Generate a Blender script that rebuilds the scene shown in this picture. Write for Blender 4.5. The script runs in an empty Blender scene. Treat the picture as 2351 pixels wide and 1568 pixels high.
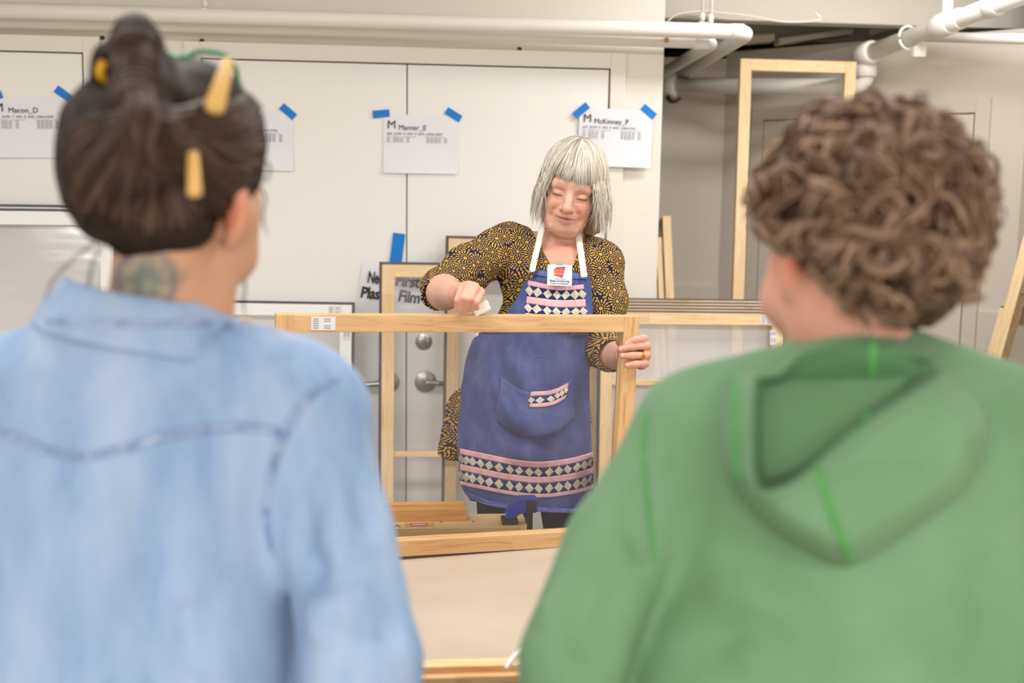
import bpy, bmesh, math, random
import numpy as np
from mathutils import Vector, Matrix
from mathutils.bvhtree import BVHTree

random.seed(7); rng = np.random.default_rng(7)
scene = bpy.context.scene
col = scene.collection
IW, IH, FPX = 2351, 1568, 2600.0
CAM = np.array([0.0, 0.0, 1.52])

# ------------------------------------------------------------------ camera
def cam_axes(yaw, pitch, roll):
    cy, sy, cp, sp = math.cos(yaw), math.sin(yaw), math.cos(pitch), math.sin(pitch)
    f = np.array([sy*cp, cy*cp, -sp]); r = np.array([cy, -sy, 0.0]); u = np.cross(r, f)
    c, s = math.cos(roll), math.sin(roll)
    return np.array([c*r + s*u, -s*r + c*u, f])
AX = cam_axes(math.radians(5.785), math.radians(7.336), math.radians(0.838))
cd = bpy.data.cameras.new('camera'); cam = bpy.data.objects.new('camera', cd); col.objects.link(cam)
m = Matrix.Identity(4)
for i in range(3):
    m[i][0] = AX[0][i]; m[i][1] = AX[1][i]; m[i][2] = -AX[2][i]; m[i][3] = CAM[i]
cam.matrix_world = m
cd.sensor_width = 36.0; cd.lens = FPX/IW*36.0; cd.clip_start = 0.05
cd.dof.use_dof = True; cd.dof.focus_distance = 2.92; cd.dof.aperture_fstop = 2.3
scene.camera = cam

# ------------------------------------------------------------------ view, world, lights
vs = scene.view_settings
vs.view_transform = 'Standard'; vs.look = 'None'; vs.gamma = 1.0; vs.use_curve_mapping = False
vs.exposure = 0.06
wd = bpy.data.worlds.new('world'); scene.world = wd; wd.use_nodes = True
wd.node_tree.nodes['Background'].inputs[0].default_value = (1.0, 0.97, 0.93, 1)
wd.node_tree.nodes['Background'].inputs[1].default_value = 0.05
CEIL = 2.75
LAMPS = [(x, y) for y in (1.9, -2.0, -4.4, -6.8) for x in (-2.4, -0.4, 1.5)]+[(1.75, 3.55)]  # last entry is an added, unseen lamp that brightens the recess
LAMP_W = 66.0
for (x, y) in LAMPS:
    ld = bpy.data.lights.new('ceiling_lamp', 'AREA'); ld.shape = 'RECTANGLE'; ld.size = 0.30; ld.size_y = 1.2
    ld.energy = LAMP_W*(0.40 if y > 3 else 0.42 if y > 0 else 1.0); ld.color = (1.0, 0.985, 0.965)
    lo = bpy.data.objects.new('ceiling_lamp', ld); col.objects.link(lo); lo.location = (x, y, CEIL-0.085)
    lo.rotation_euler = (0, 0, math.pi/2)

# ------------------------------------------------------------------ pixel -> place helpers
def ray(px, py):
    return ((px-IW/2)/FPX)*AX[0] - ((py-IH/2)/FPX)*AX[1] + AX[2]
def P(px, py, z): return CAM + z*ray(px, py)
def PL(px, py, h):                     # on the horizontal plane z = h
    d = ray(px, py); return CAM + d*((h-CAM[2])/d[2])
YW = 4.313
def W(px, py, off=0.0):                # on the cupboard wall, off metres in front of it
    d = ray(px, py); return CAM + d*((YW-off)/d[1])
def srgb(r, g, b, a=1.0):
    f = lambda c: (c/255/12.92 if c/255 <= 0.04045 else ((c/255+0.055)/1.055)**2.4)
    return (f(r), f(g), f(b), a)

# ------------------------------------------------------------------ materials
MATS = {}
class NT:
    def __init__(s, name):
        s.m = bpy.data.materials.new(name); s.m.use_nodes = True; s.t = s.m.node_tree
        s.b = s.t.nodes['Principled BSDF']; s.o = s.t.nodes['Material Output']; MATS[name] = s.m
    def n(s, typ, **kw):
        x = s.t.nodes.new(typ)
        for k, v in kw.items():
            if hasattr(x, k): setattr(x, k, v)
            else: x.inputs[k].default_value = v
        return x
    def l(s, a, b): s.t.links.new(a, b)
    def coord(s, scale=(1, 1, 1), which='Object', rot=(0, 0, 0)):
        c = s.n('ShaderNodeTexCoord'); mp = s.n('ShaderNodeMapping')
        mp.inputs['Scale'].default_value = scale; mp.inputs['Rotation'].default_value = rot
        s.l(c.outputs[which], mp.inputs[0]); return mp.outputs[0]
    def noise(s, vec, scale, detail=3, rough=0.55, dist=0.0):
        x = s.n('ShaderNodeTexNoise'); x.inputs['Scale'].default_value = scale; x.inputs['Detail'].default_value = detail
        x.inputs['Roughness'].default_value = rough; x.inputs['Distortion'].default_value = dist
        s.l(vec, x.inputs['Vector']); return x.outputs['Fac']
    def ramp(s, fac, stops):
        x = s.n('ShaderNodeValToRGB'); e = x.color_ramp.elements
        e[0].position, e[0].color = stops[0]; e[1].position, e[1].color = stops[-1]
        for p, c in stops[1:-1]: k = e.new(p); k.color = c
        s.l(fac, x.inputs[0]); return x.outputs[0]
    def mix(s, fac, a, b, mode='MIX'):
        x = s.n('ShaderNodeMix'); x.data_type = 'RGBA'; x.blend_type = mode
        for v, i in ((fac, 0), (a, 6), (b, 7)):
            if hasattr(v, 'is_linked'): s.l(v, x.inputs[i])
            else: x.inputs[i].default_value = v
        return x.outputs[2]
    def math(s, op, a, b=0.0, c=0.0):
        x = s.n('ShaderNodeMath', operation=op)
        for i, v in enumerate((a, b, c)):
            if hasattr(v, 'is_linked'): s.l(v, x.inputs[i])
            else: x.inputs[i].default_value = v
        return x.outputs[0]
    def bump(s, h, strength=0.3, dist=0.002):
        x = s.n('ShaderNodeBump'); x.inputs['Strength'].default_value = strength; x.inputs['Distance'].default_value = dist
        s.l(h, x.inputs['Height']); s.l(x.outputs[0], s.b.inputs['Normal'])
    def base(s, c):
        if hasattr(c, 'is_linked'): s.l(c, s.b.inputs['Base Color'])
        else: s.b.inputs['Base Color'].default_value = c
    def set(s, rough=0.6, metal=0.0, spec=0.5, **kw):
        s.b.inputs['Roughness'].default_value = rough; s.b.inputs['Metallic'].default_value = metal
        s.b.inputs['Specular IOR Level'].default_value = spec
        for k, v in kw.items(): s.b.inputs[k].default_value = v
        return s.m

def plain(name, c, rough=0.6, metal=0.0, spec=0.4, var=0.05, vscale=12.0):
    t = NT(name); f = t.noise(t.coord(), vscale)
    lo = tuple(max(0, x*(1-var)) for x in c[:3])+(1,); hi = tuple(min(1, x*(1+var)) for x in c[:3])+(1,)
    t.base(t.ramp(f, [(0.3, lo), (0.7, hi)])); return t.set(rough, metal, spec)

def paint(name, c, bumpy=0.15):
    t = NT(name); v = t.coord(); f = t.noise(v, 1.7, 4); g = t.noise(v, 90, 2)
    t.base(t.mix(t.math('MULTIPLY', f, 0.10), c, tuple(x*0.8 for x in c[:3])+(1,)))
    t.bump(g, bumpy, 0.0012); return t.set(0.5, 0, 0.35)
paint('door_white', srgb(238, 237, 234)); paint('wall_white', srgb(230, 226, 218)); paint('wall_tan', srgb(206, 197, 186))
paint('tan_trim', srgb(202, 193, 182)); paint('pipe_white', srgb(240, 237, 231)); paint('beam_paint', srgb(206, 200, 190))
paint('room_white', srgb(222, 216, 206)); plain('floor_concrete', srgb(160, 152, 142), 0.6, var=0.15)
paint('ceiling_paint', srgb(190, 183, 170))
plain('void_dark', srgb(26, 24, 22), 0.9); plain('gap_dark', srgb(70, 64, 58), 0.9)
plain('steel', srgb(168, 166, 164), 0.28, 1.0); plain('black_plastic', srgb(38, 38, 40), 0.5)
plain('paper', srgb(232, 233, 240), 0.75, spec=0.2, var=0.01); plain('ink', srgb(40, 44, 48), 0.8); plain('ink_pale', srgb(150, 150, 156), 0.8); plain('ink_grey', srgb(88, 90, 96), 0.8)
plain('blue_tape', srgb(10, 122, 212), 0.6, var=0.04, vscale=60)
plain('sticker', srgb(218, 218, 222), 0.5, var=0.01); plain('logo_red', srgb(226, 78, 60), 0.5, var=0.02)
plain('white_paint', srgb(236, 236, 236), 0.45, var=0.01); plain('block_white', srgb(238, 234, 222), 0.4, var=0.01)
plain('clamp_blue', srgb(38, 66, 176), 0.35, var=0.03); plain('pink_label', srgb(232, 74, 106), 0.5, var=0.02)
plain('kraft_label', srgb(226, 178, 98), 0.55, var=0.03)
plain('gold', srgb(214, 168, 80), 0.25, 1.0); plain('bead_green', srgb(86, 112, 96), 0.2)
plain('glasses_green', srgb(30, 140, 92), 0.3); plain('tie_yellow', srgb(206, 158, 20), 0.6)
plain('lamp_housing', srgb(225, 225, 222), 0.5); plain('trouser_dark', srgb(40, 40, 52), 0.85, spec=0.1)
plain('jeans', srgb(58, 72, 104), 0.85, spec=0.1)
plain('strap_cotton', srgb(236, 230, 218), 0.85, spec=0.1, var=0.03, vscale=400)

def foam():
    t = NT('foam_grey'); v = t.coord(); f = t.noise(v, 420, 2)
    t.base(t.ramp(f, [(0.3, srgb(66, 67, 72)), (0.7, srgb(120, 121, 128))])); t.bump(f, 0.5, 0.002); t.set(0.95, 0, 0.1)
foam()

def wood(name, pale, mid, dark, block=4.0):
    t = NT(name); c = t.n('ShaderNodeTexCoord'); oi = t.n('ShaderNodeObjectInfo')
    sx = t.n('ShaderNodeSeparateXYZ'); t.l(c.outputs['Object'], sx.inputs[0])
    off = t.math('MULTIPLY', oi.outputs['Random'], 37.0)
    # finger-jointed lengths: each length has its own tint and grain offset
    piece = t.math('FLOOR', t.math('ADD', t.math('MULTIPLY', sx.outputs[0], block), off))
    wn = t.n('ShaderNodeTexWhiteNoise'); wn.noise_dimensions = '1D'; t.l(piece, wn.inputs['W'])
    cb = t.n('ShaderNodeCombineXYZ'); t.l(t.math('MULTIPLY', sx.outputs[0], 2.0), cb.inputs[0])
    t.l(t.math('ADD', t.math('MULTIPLY', sx.outputs[1], 26.0), t.math('MULTIPLY', wn.outputs[0], 50.0)), cb.inputs[1])
    t.l(t.math('ADD', t.math('MULTIPLY', sx.outputs[2], 26.0), off), cb.inputs[2])
    g = t.noise(cb.outputs[0], 3.4, 4, 0.6, 0.8)
    fine = t.noise(cb.outputs[0], 16.0, 2, 0.5, 0.3)
    a = t.ramp(g, [(0.32, pale), (0.55, mid), (0.72, dark)])
    tint = t.ramp(wn.outputs[0], [(0.0, (0.86, 0.80, 0.74, 1)), (0.5, (1, 1, 1, 1)), (1.0, (0.95, 0.90, 0.84, 1))])
    k = t.mix(0.8, a, tint, 'MULTIPLY')
    t.base(t.mix(t.math('MULTIPLY', fine, 0.18), k, dark)); t.bump(fine, 0.1, 0.0006); t.set(0.5, 0, 0.35)
wood('pine', srgb(240, 216, 178), srgb(232, 204, 160), srgb(214, 178, 128))
wood('pine_warm', srgb(224, 188, 142), srgb(214, 174, 126), srgb(188, 142, 94))
wood('pine_honey', srgb(232, 182, 112), srgb(222, 164, 90), srgb(198, 136, 66), 1.0)
wood('stick_wood', srgb(232, 192, 124), srgb(222, 178, 106), srgb(200, 154, 84), 1.0)
wood('plywood', srgb(246, 218, 164), srgb(240, 208, 150), srgb(226, 188, 126), 0.5)

def film(name, haze, gloss, rough):
    t = NT(name); t.t.nodes.remove(t.b)
    tr = t.n('ShaderNodeBsdfTransparent'); tr.inputs[0].default_value = (0.995, 0.995, 1.0, 1)
    df = t.n('ShaderNodeBsdfDiffuse'); df.inputs[0].default_value = srgb(232, 230, 232)
    gl = t.n('ShaderNodeBsdfGlossy'); gl.inputs['Roughness'].default_value = rough
    bp = t.n('ShaderNodeBump'); bp.inputs['Strength'].default_value = 0.25; bp.inputs['Distance'].default_value = 0.01
    t.l(t.noise(t.coord((1, 1, 3)), 3.0, 2), bp.inputs['Height']); t.l(bp.outputs[0], gl.inputs['Normal'])
    m1 = t.n('ShaderNodeMixShader'); m1.inputs[0].default_value = haze
    t.l(tr.outputs[0], m1.inputs[1]); t.l(df.outputs[0], m1.inputs[2])
    fr = t.n('ShaderNodeFresnel'); fr.inputs[0].default_value = 1.45
    m2 = t.n('ShaderNodeMixShader'); t.l(t.math('MULTIPLY', fr.outputs[0], gloss), m2.inputs[0])
    t.l(m1.outputs[0], m2.inputs[1]); t.l(gl.outputs[0], m2.inputs[2]); t.l(m2.outputs[0], t.o.inputs[0])
film('film_clear', 0.025, 1.0, 0.12); film('film_painted_glare', 0.58, 3.2, 0.14); film('lens_clear', 0.15, 1.5, 0.05)  # the second film's strong white haze paints in bright room reflections

def skin(name, base, red):
    t = NT(name); v = t.coord()
    a = t.n('ShaderNodeAttribute'); a.attribute_name = 'tint'
    f = t.noise(v, 34, 4, 0.6); g = t.noise(v, 150, 4, 0.65)
    k = t.mix(t.math('MULTIPLY', f, 0.7), base, red)
    t.base(t.mix(a.outputs['Alpha'], k, a.outputs['Color'])); t.bump(g, 0.45, 0.0016)
    t.set(0.5, 0, 0.35)
    t.b.inputs['Subsurface Weight'].default_value = 0.12; t.b.inputs['Subsurface Radius'].default_value = (1.0, 0.35, 0.2)
    t.b.inputs['Subsurface Scale'].default_value = 0.008
skin('skin_fair', srgb(228, 186, 164), srgb(200, 138, 114)); skin('skin_tan', srgb(208, 160, 130), srgb(188, 134, 104))
skin('skin_pale', srgb(214, 162, 140), srgb(200, 132, 108))

def hairmat(name, stops, rough=0.42, spec=0.45, vary=True):
    t = NT(name); g = t.n('ShaderNodeNewGeometry'); v = t.coord()
    n = t.noise(v, 26, 3)
    fac = t.math('ADD', t.math('MULTIPLY', g.outputs['Random Per Island'], 0.7), t.math('MULTIPLY', n, 0.3)) if vary else n
    t.base(t.ramp(fac, stops)); t.set(rough, 0, spec)
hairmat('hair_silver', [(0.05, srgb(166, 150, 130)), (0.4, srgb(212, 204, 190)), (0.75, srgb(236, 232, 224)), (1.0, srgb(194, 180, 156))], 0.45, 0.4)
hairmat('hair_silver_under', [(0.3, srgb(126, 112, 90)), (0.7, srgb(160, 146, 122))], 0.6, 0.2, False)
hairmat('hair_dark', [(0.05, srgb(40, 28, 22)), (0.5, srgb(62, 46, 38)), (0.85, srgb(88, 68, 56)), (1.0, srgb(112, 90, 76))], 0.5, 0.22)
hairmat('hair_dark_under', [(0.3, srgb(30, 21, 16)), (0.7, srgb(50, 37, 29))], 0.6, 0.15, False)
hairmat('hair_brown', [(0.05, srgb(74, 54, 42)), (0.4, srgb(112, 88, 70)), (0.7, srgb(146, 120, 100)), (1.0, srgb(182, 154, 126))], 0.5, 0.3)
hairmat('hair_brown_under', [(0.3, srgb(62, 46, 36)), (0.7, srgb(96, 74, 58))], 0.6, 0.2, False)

def cloth(name, c, dark, light, streak=(9, 9, 2.2), fine=700, rough=0.9):
    t = NT(name); v = t.coord(streak); f = t.noise(v, 1.6, 4, 0.6)
    w = t.noise(t.coord(), fine, 2)
    k = t.ramp(f, [(0.28, dark), (0.5, c), (0.74, light)])
    t.base(t.mix(t.math('MULTIPLY', w, 0.12), k, dark)); t.bump(w, 0.25, 0.0008)
    t.set(rough, 0, 0.15); t.b.inputs['Sheen Weight'].default_value = 0.08
cloth('denim_light', srgb(146, 170, 204), srgb(118, 146, 190), srgb(172, 188, 212))
cloth('denim_seam', srgb(132, 152, 190), srgb(96, 120, 168), srgb(184, 196, 216), (40, 40, 40))
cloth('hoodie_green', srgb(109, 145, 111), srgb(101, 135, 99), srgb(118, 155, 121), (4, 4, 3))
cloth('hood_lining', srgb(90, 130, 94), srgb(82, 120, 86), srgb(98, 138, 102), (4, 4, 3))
cloth('green_seam', srgb(84, 156, 82), srgb(76, 146, 74), srgb(96, 166, 94), (40, 40, 40))
cloth('apron_denim', srgb(78, 88, 138), srgb(62, 71, 118), srgb(102, 112, 158), (10, 10, 5), 900)
cloth('apron_seam', srgb(92, 104, 162), srgb(78, 90, 150), srgb(120, 130, 184), (60, 60, 60), 900)
cloth('pink_cotton', srgb(222, 176, 184), srgb(206, 158, 166), srgb(232, 190, 196), (30, 30, 30), 900)
cloth('navy_cotton', srgb(40, 54, 98), srgb(32, 44, 84), srgb(52, 68, 114), (30, 30, 30), 900)
cloth('cream_cotton', srgb(206, 198, 182), srgb(176, 166, 150), srgb(226, 220, 208), (90, 90, 90), 900)
cloth('canvas', srgb(190, 174, 156), srgb(185, 168, 149), srgb(196, 180, 163), (3, 3, 3), 300)

def floral():
    t = NT('floral_print'); c = t.n('ShaderNodeTexCoord'); sx = t.n('ShaderNodeSeparateXYZ'); t.l(c.outputs['UV'], sx.inputs[0])
    cb = t.n('ShaderNodeCombineXYZ'); t.l(sx.outputs[0], cb.inputs[0]); t.l(sx.outputs[1], cb.inputs[1])
    S = 28.0
    vo = t.n('ShaderNodeTexVoronoi'); vo.voronoi_dimensions = '2D'; vo.inputs['Scale'].default_value = S; vo.inputs['Randomness'].default_value = 0.8
    t.l(cb.outputs[0], vo.inputs['Vector'])
    sub = t.n('ShaderNodeVectorMath', operation='SUBTRACT'); t.l(cb.outputs[0], sub.inputs[0]); t.l(vo.outputs['Position'], sub.inputs[1])
    q = t.n('ShaderNodeSeparateXYZ'); t.l(sub.outputs[0], q.inputs[0])
    r = t.math('MULTIPLY', t.math('SQRT', t.math('ADD', t.math('MULTIPLY', q.outputs[0], q.outputs[0]), t.math('MULTIPLY', q.outputs[1], q.outputs[1]))), S)
    an = t.math('ARCTAN2', q.outputs[1], q.outputs[0])
    def ring(n, r0, hw, ph, thr):
        k = t.math('COSINE', t.math('ADD', t.math('MULTIPLY', an, n), ph))
        d = t.math('DIVIDE', t.math('SUBTRACT', r, r0), hw)
        e = t.math('SUBTRACT', t.math('MULTIPLY', t.math('SUBTRACT', 1.0, t.math('MULTIPLY', d, d)), 1.0), t.math('MULTIPLY', t.math('SUBTRACT', 1.0, k), thr))
        return t.math('GREATER_THAN', e, 0.0)
    a = t.math('LESS_THAN', r, 0.13)
    p = t.math('MAXIMUM', t.math('MAXIMUM', a, ring(11.0, 0.29, 0.11, 0.0, 1.2)), ring(17.0, 0.55, 0.15, 1.0, 0.9))
    v2 = t.n('ShaderNodeTexVoronoi'); v2.voronoi_dimensions = '2D'; v2.inputs['Scale'].default_value = 105.0
    t.l(cb.outputs[0], v2.inputs['Vector'])
    dots = t.math('MULTIPLY', t.math('LESS_THAN', v2.outputs['Distance'], 0.30), t.math('GREATER_THAN', r, 0.72))
    p = t.math('MAXIMUM', p, dots)
    hue = t.noise(cb.outputs[0], 30, 1)
    yel = t.ramp(hue, [(0.3, srgb(176, 138, 44)), (0.7, srgb(214, 168, 40))])
    t.base(t.mix(p, srgb(38, 40, 72), yel)); t.bump(t.noise(t.coord(), 900, 1), 0.2, 0.0006); t.set(0.85, 0, 0.15)
floral()

# ------------------------------------------------------------------ object helpers
def props(o, label=None, cat=None, group=None, kind=None, category=None):
    cat = cat or category
    for k, v in (('label', label), ('category', cat), ('group', group), ('kind', kind)):
        if v: o[k] = v
    return o
def adopt(o, parent):
    if parent is not None:
        o.parent = parent; o.matrix_parent_inverse = parent.matrix_basis.inverted()   # matrix_basis is the world matrix throughout
def root(name, loc, label, cat, group=None):
    o = bpy.data.objects.new(name, None); col.objects.link(o); o.matrix_basis = Matrix.Translation(Vector(loc))
    o.empty_display_size = 0.05
    return props(o, label, cat, group)
def meshdata(name, V, Q, mat=None, smooth=False):
    me = bpy.data.meshes.new(name)
    V = np.asarray(V, dtype=np.float32)
    if isinstance(Q, np.ndarray) and Q.ndim == 2:
        k = Q.shape[1]; me.vertices.add(len(V)); me.vertices.foreach_set('co', V.ravel())
        me.loops.add(Q.size); me.loops.foreach_set('vertex_index', Q.astype(np.int32).ravel())
        me.polygons.add(len(Q)); me.polygons.foreach_set('loop_start', np.arange(0, Q.size, k, dtype=np.int32))
        me.update(calc_edges=True); me.validate()
    else:
        me.from_pydata([tuple(map(float, v)) for v in V], [], [tuple(map(int, f)) for f in Q]); me.update()
    if mat: me.materials.append(MATS[mat])
    if smooth: me.polygons.foreach_set('use_smooth', np.ones(len(me.polygons), dtype=bool))
    return me
def link(name, me, parent=None, M=None, **kw):
    o = bpy.data.objects.new(name, me); col.objects.link(o)
    if M is not None: o.matrix_basis = M
    adopt(o, parent)
    return props(o, **kw)
def obj(name, V, Q, mat, parent=None, smooth=False, M=None, **kw):
    return link(name, meshdata(name, V, Q, mat, smooth), parent, M, **kw)
def bevel(o, w, seg=2):
    b = o.modifiers.new('bevel', 'BEVEL'); b.width = w; b.segments = seg; b.limit_method = 'ANGLE'; b.angle_limit = math.radians(40); return o
BOXQ = [(0, 3, 2, 1), (4, 5, 6, 7), (0, 1, 5, 4), (1, 2, 6, 5), (2, 3, 7, 6), (3, 0, 4, 7)]
def boxv(a, b):
    (x0, y0, z0), (x1, y1, z1) = a, b
    return [(x0, y0, z0), (x1, y0, z0), (x1, y1, z0), (x0, y1, z0), (x0, y0, z1), (x1, y0, z1), (x1, y1, z1), (x0, y1, z1)]
def box(name, a, b, mat, parent=None, bv=0.0, M=None, **kw):
    a, b = np.minimum(a, b), np.maximum(a, b)
    o = obj(name, boxv(a, b), BOXQ, mat, parent, M=M, **kw)
    if bv: bevel(o, bv)
    return o
def frameM(o, ex, ey, ez):
    M = Matrix.Identity(4)
    for i in range(3): M[i][0] = ex[i]; M[i][1] = ey[i]; M[i][2] = ez[i]; M[i][3] = o[i]
    return M
def unit(v): v = np.asarray(v, float); return v/np.linalg.norm(v)
def bar(name, M, a, b, axis, mat, parent, bv=0.0012, **kw):
    """box given in the thing's local frame M; its own X axis runs along `axis`, so the grain follows it"""
    a, b = np.minimum(a, b), np.maximum(a, b); c = (a+b)/2; h = (b-a)/2
    perm = {0: (0, 1, 2), 1: (1, 2, 0), 2: (2, 0, 1)}[axis]
    R = Matrix.Identity(4)
    for j, k in enumerate(perm):
        for i in range(3): R[i][j] = 1.0 if i == k else 0.0
    hh = [h[k] for k in perm]
    return box(name, [-x for x in hh], hh, mat, parent, bv, M=M @ Matrix.Translation(Vector(c)) @ R, **kw)

def tube_arrays(pts, rad, sides=10, caps=True):
    pts = np.asarray(pts, float); n = len(pts); rad = np.broadcast_to(np.asarray(rad, float), (n,))
    T = np.gradient(pts, axis=0); T /= np.linalg.norm(T, axis=1, keepdims=True)+1e-12
    ref = np.array([0, 0, 1.0]) if abs(T[0][2]) < 0.9 else np.array([1.0, 0, 0])
    N = np.cross(T[0], ref); N /= np.linalg.norm(N); V = []
    for i in range(n):
        N = N-T[i]*np.dot(N, T[i]); N /= np.linalg.norm(N)+1e-12; B = np.cross(T[i], N)
        for s in range(sides):
            a = 2*math.pi*s/sides; V.append(pts[i]+rad[i]*(math.cos(a)*N+math.sin(a)*B))
    Q = [(i*sides+s, i*sides+(s+1) % sides, (i+1)*sides+(s+1) % sides, (i+1)*sides+s) for i in range(n-1) for s in range(sides)]
    if caps: Q += [tuple(range(sides-1, -1, -1)), tuple((n-1)*sides+s for s in range(sides))]
    return V, Q
def tube(name, pts, rad, mat, parent=None, sides=12, **kw):
    V, Q = tube_arrays(pts, rad, sides); return obj(name, V, Q, mat, parent, True, **kw)
def spline(pts, n):
    pts = np.asarray(pts, float); m = len(pts); out = []
    for t in np.linspace(0, m-1, n):
        i = min(int(t), m-2); u = t-i; p0, p1, p2, p3 = pts[max(i-1, 0)], pts[i], pts[i+1], pts[min(i+2, m-1)]
        out.append(0.5*((2*p1)+(-p0+p2)*u+(2*p0-5*p1+4*p2-p3)*u*u+(-p0+3*p1-3*p2+p3)*u**3))
    return np.array(out)
def lathe(name, prof, M, mat, parent=None, sides=28, **kw):
    V, Q = [], []
    for r, h in prof:
        for s in range(sides):
            a = 2*math.pi*s/sides; V.append((r*math.cos(a), r*math.sin(a), h))
    for i in range(len(prof)-1):
        for s in range(sides): Q.append((i*sides+s, i*sides+(s+1) % sides, (i+1)*sides+(s+1) % sides, (i+1)*sides+s))
    Q.append(tuple(range(sides-1, -1, -1))); Q.append(tuple((len(prof)-1)*sides+s for s in range(sides)))
    o = obj(name, V, Q, mat, parent, True, M=M, **kw)
    e = o.modifiers.new('edges', 'EDGE_SPLIT'); e.split_angle = math.radians(40); return o
def text(name, body, size, M, mat, parent, align='LEFT', shear=0.0, extrude=0.0002, bold=0.0, space=1.0):
    cu = bpy.data.curves.new(name, 'FONT'); cu.body = body; cu.size = size; cu.align_x = align; cu.shear = shear
    cu.extrude = extrude; cu.offset = bold; cu.space_character = space; cu.resolution_u = 3
    to = bpy.data.objects.new(name, cu); col.objects.link(to)
    dg = bpy.context.evaluated_depsgraph_get(); me = bpy.data.meshes.new_from_object(to.evaluated_get(dg))
    bpy.data.objects.remove(to); bpy.data.curves.remove(cu); me.materials.clear(); me.materials.append(MATS[mat])
    return link(name, me, parent, M)

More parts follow.
